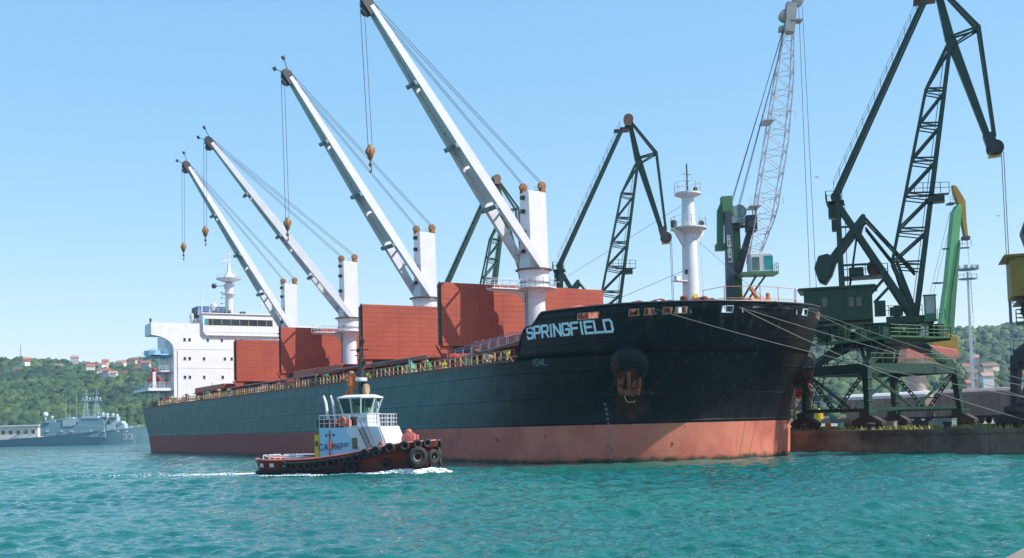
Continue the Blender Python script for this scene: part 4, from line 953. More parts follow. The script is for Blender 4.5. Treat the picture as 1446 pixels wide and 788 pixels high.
    for x in (-6.2,-4.4,3.6):
        m_ = M(); m_.lathe([(.2,-1.9),(.75,-1.8),(.75,-1.2),(.3,-1.1),(.3,1.1),(.75,1.2),(.75,1.8),(.2,1.9)], Gz(x,0,12.5), n=16, axis='y'); up(m_, 'slewing_roller', K)
    m_ = M(); m_.box(Gz(-.4,-2.3,14.0), Gz(.8,-.8,15.6)); m_.box(Gz(1.2,-2.2,14.0), Gz(2.6,-1.0,14.9)); m_.lathe([(.2,-.7),(.6,-.6),(.6,.6),(.2,.7)], Gz(2.0,1.0,14.7), n=16, axis='y'); m_.rail([Gz(.2,-2.4,14.0), Gz(4.6,-2.4,14.0)], 1.0, .9, .035, 2); up(m_, 'drive_gear', K)
    m_ = M(); m_.box(Gz(-8.0,-2.5,13.42), Gz(-.6,2.5,17.1)); m_.prism([(-8.2,15.1),(.0,15.1),(-.2,15.35),(-8.0,15.35)], -2.7, 2.7, 'y')
    for x in (-6.6,-5.2,-3.6,-2.2): m_.box(Gz(x,-2.56,13.5), Gz(x+.08,-2.49,17.0)) 
    mh = up(m_, 'machinery_house', HM, bevel=.05)
    for x in (-6.0,-3.1,-2.3):
        for w_ in (-2.53,): m_ = M(); m_.box(Gz(x,w_-.03,15.0), Gz(x+.55,w_+.03,16.0)); m_.build('window', MT['glass'], mh)
    m_ = M(); m_.box(Gz(-7.9,2.5,14), Gz(-7.1,2.56,16)); m_.build('door', MT['cgreen'], mh)
    for w_ in (-1.8, 1.8):
        m_ = M(); m_.beam(Gz(-3.8,w_,13.4), Gz(-3.95,w_*.7,26.4), .6, .55, .45, .45); up(m_, 'mast_post', K)
        m_ = M(); m_.beam(Gz(-3.9,w_*.7,26.2), Gz(3.6,w_,14.0), .5, .55, .65, .7); up(m_, 'back_stay', K)
        m_ = M(); m_.beam(Gz(-4.1,w_*.5,27.3), Gz(6.4,w_*.5,48.4), .38, .58, .36, .46); 
        if w_ < 0: m_.rail([Gz(-4.3,-.75,27.8), Gz(6.2,-.75,48.6)], 1.0, 1.5, .025, 2)
        up(m_, 'tie_beam', K)
    m_ = M()
    for q in np.linspace(.04,.96,14): c = Vector(Gz(-4.1,0,27.3)).lerp(Vector(Gz(6.4,0,48.4)), q); m_.beam(c+Vector((0,-.95,0)), c+Vector((0,.95,0)), .12, .12); m_.beam(c+Vector((0,-.95,0)), c+Vector((.7,.95,1.4)), .08, .08)
    up(m_, 'tie_bracing', K)
    m_ = M(); m_.box(Gz(-5.2,-1.6,26.3), Gz(-3.2,1.6,26.5)); m_.rail([Gz(-3.4,-1.6,26.5), Gz(-5.2,-1.6,26.5), Gz(-5.2,1.6,26.5)], 1.0, .8, .04, 2); m_.box(Gz(-5.0,-.8,24.8), Gz(-3.6,.8,26.3)); m_.lathe([(.2,-.9),(.55,-.9),(.55,.9),(.2,.9)], Gz(-4.1,0,27.0), n=14, axis='y'); m_.box(Gz(-4.7,-.6,23.4), Gz(-4.1,.6,24.6))
    up(m_, 'mast_head', K)
    m_ = M()
    for z in (17.5,19.5,21.4,22.8,24): m_.beam(Gz(-3.8,-1.6,z), Gz(-3.8,1.6,z), .2, .2)
    m_.beam(Gz(-3.8,-1.5,19.5), Gz(-.2,-1.5,19.6), .22, .22); m_.beam(Gz(-3.8,-1.5,22.3), Gz(-1.6,-1.5,22.4), .2, .2); m_.beam(Gz(-3.8,-1.5,23.6), Gz(-2.4,-1.5,23.6), .2, .2)
    m_.ladder(Gz(-3.2,0,17.4), Gz(-3.2,0,26), (0,1,0), .5, .4, .035); m_.beam(Gz(-3.7,1.5,14),Gz(-1.8,-1.5,23.5),.16,.16); up(m_, 'mast_bracing', K)
    m_ = M(); m_.box(Gz(-3.6,-1.9,18.2), Gz(1.0,1.9,18.45)); m_.rail([Gz(-3.6,-1.9,18.45), Gz(1.2,-1.9,18.45), Gz(1.2,1.9,18.45)], 1.1, 1.1, .045, 2); m_.box(Gz(-3,-1.6,18.45), Gz(-1.4,.4,19.3))
    m_.beam(Gz(1.0,-1.8,18.2), Gz(-1.6,-1.8,15.4), .25,.3); m_.beam(Gz(-.4,-1.8,15.4), Gz(1.6,-1.8,17.4), .25,.3); up(m_, 'winch_platform', K)
    m_ = M(); m_.lathe([(.3,-1),(.8,-1),(.8,1),(.3,1)], Gz(-.2,0,19.3), n=18, axis='y'); up(m_, 'winch_drum', MT['coam'])
    for w_ in (-1.1, 1.1):
        m_ = M(); m_.beam(Gz(-1.2,w_,24.9), Gz(-1.9,w_,22.6), .45, .45); m_.beam(Gz(-1.2,w_,24.6), Gz(-5.3,w_,19.6), .8, .7, .9, .8); m_.tube(Gz(-1.2,w_,24.8), Gz(-1.2,w_*.2,24.8), .25); up(m_, 'counterweight_arm', K)
        m_ = M(); m_.tube(Gz(-1.1,w_,24.7), Gz(4.1,w_*.9,18.6), .15, n=6); m_.tube(Gz(-1.0,w_*.7,23.6), Gz(1.7,w_,19.9), .12, n=6); m_.beam(Gz(1.7,w_,20.0), Gz(3.2,w_,14.4), .2, .2); m_.beam(Gz(2.2,w_,20.0), Gz(4.0,w_,14.6), .2, .2); up(m_, 'luffing_rod', K)
    m_ = M(); m_.prism([(-6.4,17.6),(-5.9,18.9),(-4.9,19.1),(-4.1,18.3),(-4.6,16.9),(-5.3,15.9),(-6.0,16.2)], -1.5, 1.5, 'y'); up(m_, 'counterweight', K, bevel=.15)
    # lattice jib
    def cw(z): return float(np.interp(z, [14,20,43], [1.25,1.25,.4]))
    def front(z): return float(np.interp(z, [14.0,43.5], [4.0,8.9]))
    def back(z): return float(np.interp(z, [14.5,19.8,38.5,40.2,43.4], [3.7,1.7,6.1,6.8,8.6]))
    m_ = M(); zs = [19.8,23.4,27.2,31,34.8,38.6,43.2]
    for sg in (-1,1):
        m_.beam(Gz(front(14),sg*cw(14),14), Gz(front(43.2),sg*cw(43),43.2), .42, .58, .34, .42)
        zz = [19.8,30,38.5,43.2]
        m_.beam(Gz(3.8,sg*1.2,14.6), Gz(1.7,sg*1.25,19.8), .3, .35)
        for a, b in zip(zz[:-1], zz[1:]): m_.beam(Gz(back(a),sg*cw(a),a), Gz(back(b),sg*cw(b),b), .26, .28)
        for a, b in zip(zs[:-1], zs[1:]):
            m_.beam(Gz(back(a),sg*cw(a),a), Gz(front(b)-.1,sg*cw(b),b-.4), .2, .2); m_.beam(Gz(back(a),sg*cw(a),a), Gz(front(a),sg*cw(a),a), .16, .16)
            m_.beam(Gz(back(a),sg*cw(a),a-.5), Gz(front(a),sg*cw(a),a-.9), .12, .12)
    for z in zs:
        m_.beam(Gz(back(z),-cw(z),z), Gz(back(z),cw(z),z), .2, .2); m_.beam(Gz(front(z),-cw(z),z), Gz(front(z),cw(z),z), .2, .2)
        m_.beam(Gz(back(z),-cw(z),z), Gz(front(z),cw(z),z), .1, .1)
    m_.ladder(Gz(front(15)-.5,.2,15), Gz(front(42)-.5,.2,42), (0,1,0), .5, .5, .035)
    m_.rail([Gz(front(26)-1.6,-1.6,27), Gz(front(26)+2.0,-1.6,27)], 1.1, .9, .04, 2); m_.box(Gz(front(26)-1.2,-1.6,26.8), Gz(front(26)+2.0,-.2,27)); m_.box(Gz(front(26)-.2,-1.5,26), Gz(front(26)+1.5,-.3,26.8))
    up(m_, 'jib', K)
    # rocking head
    m_ = M(); m_.beam(Gz(7.7,0,50.2), Gz(8.9,0,44.0), .6, .6, .8, .95); m_.beam(Gz(8.9,0,44.3), Gz(12.6,0,32.2), .8, .95, .6, .6); m_.beam(Gz(6.2,0,48.6), Gz(8.2,0,48.9), .9, .35)
    m_.beam(Gz(8.9,-.6,43.4), Gz(8.9,.6,43.4), .8, .8); up(m_, 'rocking_beam', K)
    m_ = M()
    for sg in (-1,1):
        m_.beam(Gz(7.8,sg*.3,50.1), Gz(11.9,sg*.7,45.2), .3, .3); m_.beam(Gz(11.9,sg*.7,45.3), Gz(13.0,sg*.35,33.2), .3, .32)
        m_.beam(Gz(9.0,sg*.4,44.3), Gz(11.8,sg*.7,45.2), .2, .2); m_.beam(Gz(9.2,sg*.4,43.4), Gz(11.8,sg*.7,45.1), .16, .16)
    m_.beam(Gz(11.9,-.8,45.2), Gz(11.9,.8,45.2), .3, .3); up(m_, 'rocking_brace', K)
    m_ = M(); m_.box(Gz(5.2,-1.1,48.2), Gz(7.6,1.1,48.5)); m_.lathe([(.3,-.7),(.75,-.7),(.75,.7),(.3,.7)], Gz(7.6,0,50.2), n=16, axis='y'); m_.box(Gz(7.0,-.9,49.0), Gz(8.1,.9,49.8)); up(m_, 'head_sheave', MT['collar'])
    m_ = M(); m_.lathe([(.3,-.5),(.85,-.5),(.7,0),(.85,.5),(.3,.5)], Gz(13.0,0,32.0), n=18, axis='y'); up(m_, 'tip_sheave', MT['bogie'])
    m_ = M(); m_.beam(Gz(12.3,0,31.1), Gz(13.6,0,31.3), .9, .3); up(m_, 'tip_guard', MT['cyel'])
    m_ = M(); m_.beam(Gz(12.3,0,33.6), Gz(13.0,0,31.4), 1.0, 1.0, 1.3, 1.1); up(m_, 'tip_fitting', MT['dark'])
    m_ = M(); m_.box(Gz(4.7,-3.4,13.2), Gz(6.1,-2.2,13.4)); m_.box(Gz(4.8,-3.3,13.4), Gz(6.0,-2.3,14.0)); m_.box(Gz(4.7,-3.4,15.9), Gz(6.1,-2.2,16.0)); m_.rail([Gz(6.1,-3.3,13.4),Gz(6.9,-3.3,13.4),Gz(6.9,-2.3,13.4)], 1., .8, .03, 2)
    for x, y in ((4.85,-3.25),(5.95,-3.25),(4.85,-2.35),(5.95,-2.35)): m_.beam(Gz(x,y,14.0), Gz(x,y,15.9), .1, .1)
    cb = up(m_, 'operator_cab', MT['mgreen']); m_ = M(); m_.box(Gz(4.88,-3.22,14.0), Gz(5.92,-2.38,15.88)); m_.build('cab_glass', mat('pale_cab_glass', (.35,.42,.38), .12, var=.1), cb)
    m_ = M(); m_.tube(Gz(13.85,-.1,31.6), Gz(13.85,-.1,5.0), .045, n=5); m_.tube(Gz(13.65,.2,31.6), Gz(13.65,.2,5.0), .045, n=5); m_.tube(Gz(13.75,0,17.5), Gz(13.75,0,13), .1, n=6); up(m_, 'hoist_rope', MT['rope'])
    m_ = M(); m_.lathe([(.1,5.2-2),(.35,5.0-2),(.35,4.2-2),(.1,3.8-2)], (13.75,0,0), n=12); m_.path([(13.75+.3*math.sin(a),0,1.4+.3*math.cos(a)) for a in np.linspace(0,4.6,9)], .08, 6); up(m_, 'crane_hook', MT['dark'])
    return root
qa = quay_crane('tall dark green portal crane beside the ship bow, standing on the open quay at right', 172, -27, R(-18.7))
def again(label, s_, t_, slew, swap=None):
    c = copy_tree(qa); c.location = W(s_, t_, QZ); c['label'] = label
    for ch in kids(c):
        if abs(ch.rotation_euler.z) > 1e-6: ch.rotation_euler = (0, 0, slew - SROT)
        if swap and ch.name.startswith('machinery_house'):
            ch.data = ch.data.copy(); ch.data.materials[0] = swap
        if swap and ch.name.startswith(('portal_leg','cross_girder')): ch.data = ch.data.copy(); ch.data.materials[0] = MT['dark']
    return c
again('dark green portal crane with its peaked head between the front deck crane and white foremast', 116.8, -27, R(-5))
again('farthest dark green portal crane, its paired beams seen behind the front deck crane jib', 77, -27, R(22))
again('portal crane with yellow house and black legs, cut by the right edge of the photo', 196.9, -27, R(-20), MT['dyel'])
# extra yellow cab colour bands on that house stay in its own material

# mobile harbour crane ------------------------------------------------------
hc = W(150.0, -28.0, QZ); Yh = hc.y
mc = thing('harbour_crane', 'mobile harbour crane with a pale lattice boom and green tower, behind the forecastle', 'crane', hc, 0)
def HX(px, py):
    d = Fv + R2*((px-723)/1554.2) - U2*((py-394-126.7)/1554.2); q = Vector((0,0,CAMH)) + d*(Yh/d.y); return q.x-hc.x, q.z-QZ
m_ = M(); m_.box((-4,-3,1.2),(4.5,3,2.6)); m_.box((-2.4,-2.4,2.6),(3,2.4,4.6))
for x in (-3.2,-1.6,0,1.6,3.2):
    for y in (-3.1,3.1): m_.lathe([(.3,-.3),(.75,-.28),(.75,.28),(.3,.3)], (x,y,.78), n=16, axis='y')
m_.build('chassis', MT['mgreen'], mc)
m_ = M()
for x in (-4.6,4.6):
    for y in (-5,5): m_.beam((x*.8,y*.5,1.9),(x,y,1.7),.5,.5); m_.beam((x,y,1.7),(x,y,.2),.4,.4); m_.box((x-.8,y-.8,0.002),(x+.8,y+.8,.25))
m_.build('outrigger', MT['mgreen'], mc)
x0, z0 = HX(1027, 420); x1, z1 = HX(1025, 300); x2, z2 = HX(1037, 425)
m_ = M(); m_.beam((x0,-.9,4.5),(x1+.1,-.7,z1), 1.0, 1.0, .8, .8); m_.build('tower', mat('tower_blue_black', (.03,.055,.07), .45, var=.1), mc)
m_ = M(); m_.beam((x0+1.4,.9,4.5),(x1+1.3,.7,z1-1), 1.3, 1.3, .9, .9); m_.beam((x0+.4,0,4.5),(x0+1.8,0,9),1.6,1.6)
xa, za = HX(1025,278); xb, zb = HX(1017,300); xc_, zc_ = HX(1017,345); xd, zd = HX(1031,285)
m_.beam((x1+.2,0,z1-.6),(xa,0,za), 1.2, 1.3); m_.beam((xa+.3,0,za),(xd,0,zd), .6, .5); m_.beam((xa,0,za-.3),(xb,0,zb), .7, .9); m_.beam((xb,0,zb),(xc_,0,zc_), .55, .8)
m_.box((xc_-.6,-.6,zc_-.8),(xc_+.5,.6,zc_)); m_.build('tower_back', MT['mgreen'], mc)
m_ = M()
for (px, py, r_) in ((1036,303,1.0),(1043,300,.9),(1031,306,.8)):
    x, z = HX(px, py); m_.lathe([(.2,-.6),(r_,-.55),(r_*.85,0),(r_,.55),(.2,.6)], (x,0,z), n=20, axis='y')
x, z = HX(1037,313); m_.box((x-1.2,-.8,z-.3),(x+1.2,.8,z+.3)); m_.build('rope_sheave', MT['greyblue'], mc)
m_ = M(); xa, za = HX(1040,392); xb, zb = HX(1062,315); m_.beam((xa,0,za),(xb,0,zb), .9, .9, .6, .6); x, z = HX(1061,316); m_.box((x-.7,-.7,z-1),(x+.6,.7,z+1)); m_.tube((x+.5,0,z+1),(x+.7,0,z+2.2),.1)
xa, za = HX(1032,322); xb, zb = HX(1054,320); m_.beam((xa,-.4,za),(xb,-.4,zb), .5, .35); m_.build('luffing_cylinder', MT['dark'], mc)
xa, za = HX(1053,362); xb, zb = HX(1087,387); 
m_ = M(); m_.box((xa,-2.6,zb),(xb-.2,-.4,za)); cb = m_.build('operator_cab', MT['white'], mc, bevel=.08)
m_ = M(); m_.box((xb-1.25,-2.63,zb+.25),(xb-.17,-2.4,za-.35)); m_.build('cab_window', MT['teal'], cb)
m_ = M(); m_.box((xa+.2,-2.63,zb+.2),(xa+1.1,-2.6,za-.5)); m_.build('cab_window', MT['tglass'], cb)
xe, ze = HX(1092,388); m_ = M(); m_.box((xa-1.2,-2.8,zb-.35),(xe,0,zb-.02)); m_.rail([(xb,-2.7,zb),(xe,-2.7,zb),(xe,0,zb)], 1.0,.8,.035,2); m_.beam((xe-1.2,-1,zb-.3),(x0+1.5,-.5,zb-4.5),.25,.25); m_.beam((xa+1,-1,zb-.3),(x0+1.5,-.5,zb-3.6),.25,.25); m_.build('cab_platform', MT['mgreen'], mc)
# boom, leaning away from the tower; bends a little under its own weight
pb = [HX(1062,372), HX(1080,300), HX(1096,200), HX(1107,110), HX(1115,30)]
hw = [.55, 1.25, 1.25, 1.0, .45]; m_ = M(); N = 26
def bp(k):
    f = k/N*(len(pb)-1); i = min(int(f), len(pb)-2); f -= i
    return Vector((pb[i][0]*(1-f)+pb[i+1][0]*f, 0, pb[i][1]*(1-f)+pb[i+1][1]*f)), hw[i]*(1-f)+hw[i+1]*f
cor = []
for k in range(N+1):
    c, h_ = bp(k); cor.append([c+Vector((a*h_, b*h_, -a*h_*.2)) for a, b in ((-1,-1),(1,-1),(1,1),(-1,1))])
for k in range(N):
    for i in range(4):
        m_.tube(cor[k][i], cor[k+1][i], .085, n=5); m_.tube(cor[k][i], cor[k+1][(i+1)%4] if k % 2 else cor[k][(i+1)%4], .04, n=4)
        if k % 2 == 0: m_.tube(cor[k][(i+1)%4], cor[k+1][i], .04, n=4)
for k in (7, 15): c, h_ = bp(k); m_.box((c.x-h_-1.0,-h_-.3,c.z-.1),(c.x-h_+.4,h_+.3,c.z)); m_.rail([(c.x-h_-1,-h_-.3,c.z),(c.x+h_+.6,-h_-.3,c.z)], .9,.9,.03,1)
m_.build('lattice_boom', MT['boom'], mc)
m_ = M(); xt, zt = HX(1117,18)
m_.beam((xt-.4,0,zt-2.6),(xt+.1,0,zt+1.2), 1.4, 1.2, 1.1, 1.3); m_.lathe([(.2,-.5),(.75,-.45),(.75,.45),(.2,.5)], (xt-.8,0,zt-.4), n=16, axis='y'); m_.lathe([(.2,-.5),(.7,-.45),(.7,.45),(.2,.5)], (xt+.9,0,zt+1.5), n=16, axis='y'); m_.beam((xt,0,zt+.9),(xt+1.5,0,zt+1.6),.5,.5); m_.box((xt-.1,-.7,zt-1.2),(xt+1.3,.7,zt-1.0)); m_.box((xt-1.6,-.5,zt-2.4),(xt-1,.5,zt-1.8))
m_.build('boom_head', mat('boom_head_grey', (.25,.26,.26), .5, rust=.4, var=.3), mc)
m_ = M(); xs, zs_ = HX(1030,296)
for dx, y in ((-1.2,-.5),(-1.0,.5)): m_.tube((xs,y,zs_),(xt+dx,y,zt-2.2),.045,n=5)
for dx, y in ((-.5,-.6),(-.3,.6)): m_.tube((xs+1.0,y,zs_-.2),(xt+dx-.3,y,zt-2.0),.045,n=5)
x, z = HX(1128,14); 
for q in (0,.9): m_.tube((xt+.9+q*.8,q-.4,zt+1.0),(xt+.9+q*1.3,q-.4,2.5),.04,n=5)
m_.build('rope', MT['rope'], mc)
m_ = M(); m_.lathe([(.2,0),(.6,.3),(.6,1.2),(.2,1.6)], (xt+1.4,0,1.0), n=14); m_.build('crane_hook', MT['yellow'], mc)
# maker's lettering up the tower
lx, lz = HX(1029.5, 372)
write('LIEBHERR', .42, .34, .12, .07, lambda x, y, l: (lx+.1-y+ (x*-.03), -1.42-l, lz+x), 'tower_lettering', MT['white'], mc)

# light green crane behind -----------------------------------------------------
gc = Vector(((1338-723)/1554.2*178, 178, QZ)); Yg = 178.
gr = thing('harbour_crane', 'light green crane with a yellow hooked head, standing behind the portal crane at right', 'crane', gc, 0)
def GX(px, py):
    d = Fv + R2*((px-723)/1554.2) - U2*((py-394-126.7)/1554.2); q = Vector((0,0,CAMH)) + d*(Yg/d.y); return q.x-gc.x, q.z-QZ
def quad(m_, pts, y0, y1): m_.prism([GX(*p) for p in pts], y0, y1, 'y')
m_ = M(); quad(m_, [(1323,480),(1336,480),(1340,420),(1352,340),(1356,292),(1350,290),(1344,300),(1334,400)], -.8, .8); m_.build('boom', MT['lgreen'], gr, bevel=.06)
m_ = M(); quad(m_, [(1336,480),(1343,478),(1347,420),(1353,345),(1352,340),(1340,420)], -1.0, .6); m_.build('boom_rib', MT['mgreen'], gr)
m_ = M(); quad(m_, [(1344,262),(1349,263),(1362,284),(1363,310),(1366,336),(1362,338),(1357,312),(1353,292),(1346,273)], -.5, .5); m_.build('boom_head', MT['dyel'], gr, bevel=.05)
m_ = M(); quad(m_, [(1359,334),(1368,334),(1368,339),(1359,339)], -.6, .6); m_.build('tip_block', MT['dark'], gr); m_ = M(); quad(m_, [(1338,287),(1347,287),(1347,289),(1338,289)], -.8, .8); x, z = GX(1339,287); m_.rail([(x,-.8,z),(x+1.,-.8,z)], .9, .5, .03, 2); m_.build('boom_platform', MT['dark'], gr); m_ = M(); quad(m_, [(1318,399),(1330,399),(1330,400.5),(1318,400.5)], -.6, .6); m_.build('boom_platform', MT['dark'], gr); m_ = M(); quad(m_, [(1330,351),(1368,349),(1368,351),(1330,353)], -.3, -.1)
x, z = GX(1352,349); m_.rail([(x,-.25,z),(x+2.2,-.25,z)], 1.1, .7, .03, 2); m_.build('boom_platform', MT['dark'], gr)
m_ = M()
for px in (1341,1346): a = GX(px,300); b = GX(px-32,432); m_.tube((a[0],0,a[1]),(b[0],0,b[1]),.03,n=4)
a = GX(1366,338); m_.tube((a[0],0,a[1]),(a[0]+.3,0,a[1]-12),.03,n=4); m_.build('rope', MT['rope'], gr)
m_ = M(); quad(m_, [(1308,490),(1322,470),(1345,476),(1348,500),(1330,512),(1305,506)], -2, 2); m_.build('winch_house', MT['dyel'], gr, bevel=.1)
m_ = M(); quad(m_, [(1272,490),(1300,488),(1343,495),(1346,506),(1272,508)], -2.4, 2.4); m_.build('slewing_deck', MT['pinkred'], gr, bevel=.1)
cx_, _ = GX(1296,560); m_ = M(); m_.lathe([(3.3,0),(3.2,1.2),(1.7,5.0),(1.35,7.5),(2.0,9.6),(2.2,10.6)], (cx_,0,0), n=24); m_.build('pedestal', mat('pedestal_beige', (.42,.33,.27), .7, var=.15, rust=.3), gr, smooth=True)
m_ = M(); m_.lathe([(2.0,0),(1.9,1.8),(1.2,2.9),(.1,3.3)], (cx_-.5,-4.5,0), n=18); lump = m_.build('salt_heap_cover', MT['white'], gr)

# ================================================================== THINGS ON THE QUAY
pole = thing('floodlight_mast', 'slim pale floodlight mast with a lamp crown, rising from behind the wagons', 'light mast', ((1373-723)/1554.2*232, 232, QZ), 0)
m_ = M(); m_.lathe([(.42,0),(.2,31.6)], n=12); m_.build('mast', MT['white'], pole)
m_ = M(); m_.lathe([(.3,29.8),(1.9,30.0),(1.9,30.15),(.3,30.2)], n=16); m_.lathe([(.3,31.8),(2.2,32),(2.2,32.15),(.3,32.2)], n=16); m_.rail([(1.9*math.cos(a),1.9*math.sin(a),30.1) for a in np.linspace(0,6.28,9)], 1, 1, .04, 1); m_.build('lamp_ring', MT['greyblue'], pole)
for a in np.linspace(0, 5.6, 9):
    m_ = M(); m_.X = Matrix.Translation((2.1*math.cos(a), 2.1*math.sin(a), 32.5)) @ Matrix.Rotation(a,4,'Z'); m_.box((-.2,-.4,-.3),(.35,.4,.35)); m_.build('floodlight', MT['navyl'], pole)
m_ = M(); m_.ladder((.5,-.4,0),(.3,-.3,30),(1,0,0),.5,1.0,.04); m_.build('ladder', MT['navyl'], pole)
def wagon(label, s_, t_, L_, roofm, kind='covered'):
    rt = thing('goods_wagon', label, 'wagon', W(s_, t_, QZ+.14), SROT, 'railway wagons on the quay tracks')
    m_ = M()
    if kind == 'covered': m_.box((-L_/2,-1.4,1.1),(L_/2,1.4,3.5))
    else: m_.box((-L_/2,-1.4,1.1),(L_/2,1.4,2.9))
    for x in np.arange(-L_/2+.6, L_/2-.2, 1.15): m_.box((x,-1.46,1.15),(x+.1,-1.401,3.4 if kind=='covered' else 2.85)); m_.box((x,1.401,1.15),(x+.1,1.46,3.4 if kind=='covered' else 2.85))
    m_.build('body', MT['wagon'], rt)
    if kind == 'covered': m_ = M(); m_.prism([(-1.5,3.5),(-1.35,3.85),(-.8,4.15),(0,4.25),(.8,4.15),(1.35,3.85),(1.5,3.5)], -L_/2-.1, L_/2+.1); m_.build('roof', roofm, rt)
    else: m_ = M(); m_.prism([(-1.3,2.9),(-.6,3.25),(.5,3.3),(1.3,2.9)], -L_/2+.2, L_/2-.2); m_.build('load', roofm, rt)
    m_ = M(); m_.box((-L_/2,-1.1,.85),(L_/2,1.1,1.099)); m_.build('underframe', MT['dark'], rt)
    for x in (-L_/2+1.6, -L_/2+3.2, L_/2-3.2, L_/2-1.6):
        m_ = M(); m_.lathe([(.1,-.85),(.46,-.84),(.46,-.7),(.1,-.68),(.1,.68),(.46,.7),(.46,.84),(.1,.85)], (x,0,.46), n=14, axis='y'); m_.build('wheelset', MT['dark'], rt)
    m_ = M(); m_.box((-L_/2-.5,-.15,.9),(-L_/2,.15,1.1)); m_.box((L_/2,-.15,.9),(L_/2+.5,.15,1.1)); m_.build('coupler', MT['dark'], rt)
    return rt
wagon('covered wagon with a pale roof seen between the left legs of the big portal crane', 158, -44.75, 12.5, MT['wroof'])
wagon('brown covered wagon seen between the right legs of the big portal crane', 171.8, -44.75, 12.5, MT['wagon'])
wagon('grey covered wagon standing clear to the right of the big portal crane', 185.2, -44.75, 12.0, MT['wroof'])
wagon('open wagon with a brown load behind the first row, left of the big portal crane', 150, -58.75, 12.5, MT['rust'], 'open')
wagon('open wagon with a pale load in the rear row behind the portal crane legs', 164, -58.75, 12.5, MT['wroof'], 'open')
wagon('rear row covered wagon at the right end of the quay tracks', 178, -58.75, 12.5, MT['wroof'])
def mooring_bollard(s_, t_, label):
    m_ = M(); m_.lathe([(.34,0),(.3,.1),(.24,.35),(.4,.5),(.42,.62),(.3,.7),(.05,.72)], n=16); o = m_.build('mooring_bollard', MT['bollard'], None, smooth=True); o.location = W(s_, t_, QZ+.12); return tag(o, label, 'bollard', 'bollards along the quay edge')
mooring_bollard(169.6, -17.9, 'first iron bollard right of the ship stem on the quay edge')
mooring_bollard(178.4, -17.9, 'iron bollard on the quay edge below the middle of the big portal crane')
mooring_bollard(187.2, -17.9, 'iron bollard on the quay edge right of the big portal crane')
mooring_bollard(196.2, -17.9, 'iron bollard at the right edge of the photo holding the lowest mooring rope')
mooring_bollard(207.5, -17.9, 'iron bollard past the right edge of the photo holding the upper mooring ropes')
# clutter at the foot of the cranes
def barrel(s_, t_, m_, label, h_=.9):
    b = M(); b.lathe([(.29,0),(.3,.02),(.3,h_*.33),(.315,h_*.34),(.3,h_*.36),(.3,h_*.65),(.315,h_*.67),(.3,h_*.69),(.3,h_-.02),(.26,h_)], n=16); o = b.build('steel_drum', m_, None, smooth=True); o.location = W(s_, t_, QZ+.004); return tag(o, label, 'drum', 'drums on the quay')
barrel(189.9, -21.5, MT['yellow'], 'yellow steel drum standing right of the crane on the quay'); barrel(173.0, -19.6, MT['palegreen'], 'pale green steel drum between the crane bogies')
barrel(170.3, -20.6, MT['orange'], 'orange steel drum left of the crane bogies near the ship stem')
m_ = M(); m_.lathe([(.55,-2.6),(.6,-2.5),(.6,2.5),(.55,2.6)], (0,0,.62), n=20, axis='x'); m_.box((-1.8,-.6,0.002),(-1.5,.6,.2)); m_.box((1.5,-.6,0.002),(1.8,.6,.2)); o = m_.build('pipe_section', mat('orange_pink_pipe', (.55,.30,.17), .6, var=.25, rust=.3), None); o.location = W(171.5,-24,QZ+.15); o.rotation_euler = (0,0,SROT); tag(o, 'orange pink pipe section lying behind the portal crane left bogies', 'pipe')
gp = thing('grab_bucket', 'rusty orange grab bucket parked upright on the quay left of the black crane leg', 'grab bucket', W(193.4,-27,QZ), .4)
m_ = M()
for sg in (-1,1): m_.prism([(sg*.05,.05),(sg*1.0,.5),(sg*1.2,1.4),(sg*.9,1.5),(sg*.1,.9)], -.8, .8, 'y')
m_.build('jaw', MT['rust'], gp)
m_ = M()
for x in (-.8,.8):
    for y in (-.6,.6): m_.beam((x,y,1.3),(x*.4,y*.6,3.3),.16,.16)
m_.box((-.5,-.5,3.2),(.5,.5,3.6)); m_.lathe([(.1,-.3),(.4,-.3),(.4,.3),(.1,.3)], (0,0,2.7), n=14, axis='y'); m_.build('frame', MT['orange'], gp)
# a heap of rope gear and hose at the stem: orange hose tower
hs = thing('hose_tower', 'orange and red loading hose frame on the quay just right of the stem', 'hose frame', W(166.8,-20.5,QZ), SROT)
m_ = M()
for x in (-.6,.6):
    for y in (-.6,.6): m_.beam((x,y,0),(x,y,5.4),.14,.14)
for z in (1.8,3.6,5.4): m_.path([(-.6,-.6,z),(.6,-.6,z),(.6,.6,z),(-.6,.6,z),(-.6,-.6,z)], .06, 5)
for z in (0,1.8,3.6): m_.beam((-.6,-.6,z),(.6,-.6,z+1.8),.07,.07); m_.beam((.6,.6,z),(.6,-.6,z+1.8),.07,.07)
m_.build('frame', MT['orange'], hs); m_ = M(); m_.box((-.5,-.5,3.7),(.5,.5,4.9)); m_.build('tank', MT['red'], hs)
m_ = M(); m_.path([(.7,-.3,5.2),(1.0,-.4,4.2),(.9,-.5,2.5),(1.2,-.8,.8),(1.6,-1,.15)], .14, 8); m_.build('hose', MT['rust'], hs)
bx = [(-1,165.2,'dark'),(0,174.6,'coam'),(1,180.6,'dark'),(2,183.6,'greyblue'),(3,190.6,'coam'),(4,176.6,'wagon')]
labs = ['low dark equipment box left of the first crane bogie','rust brown equipment box between the portal crane legs','dark equipment box right of the nearest portal leg','grey green equipment box near the right foot of the portal crane','rust brown box beside the yellow drum','brown grey box under the portal crane tie beam']
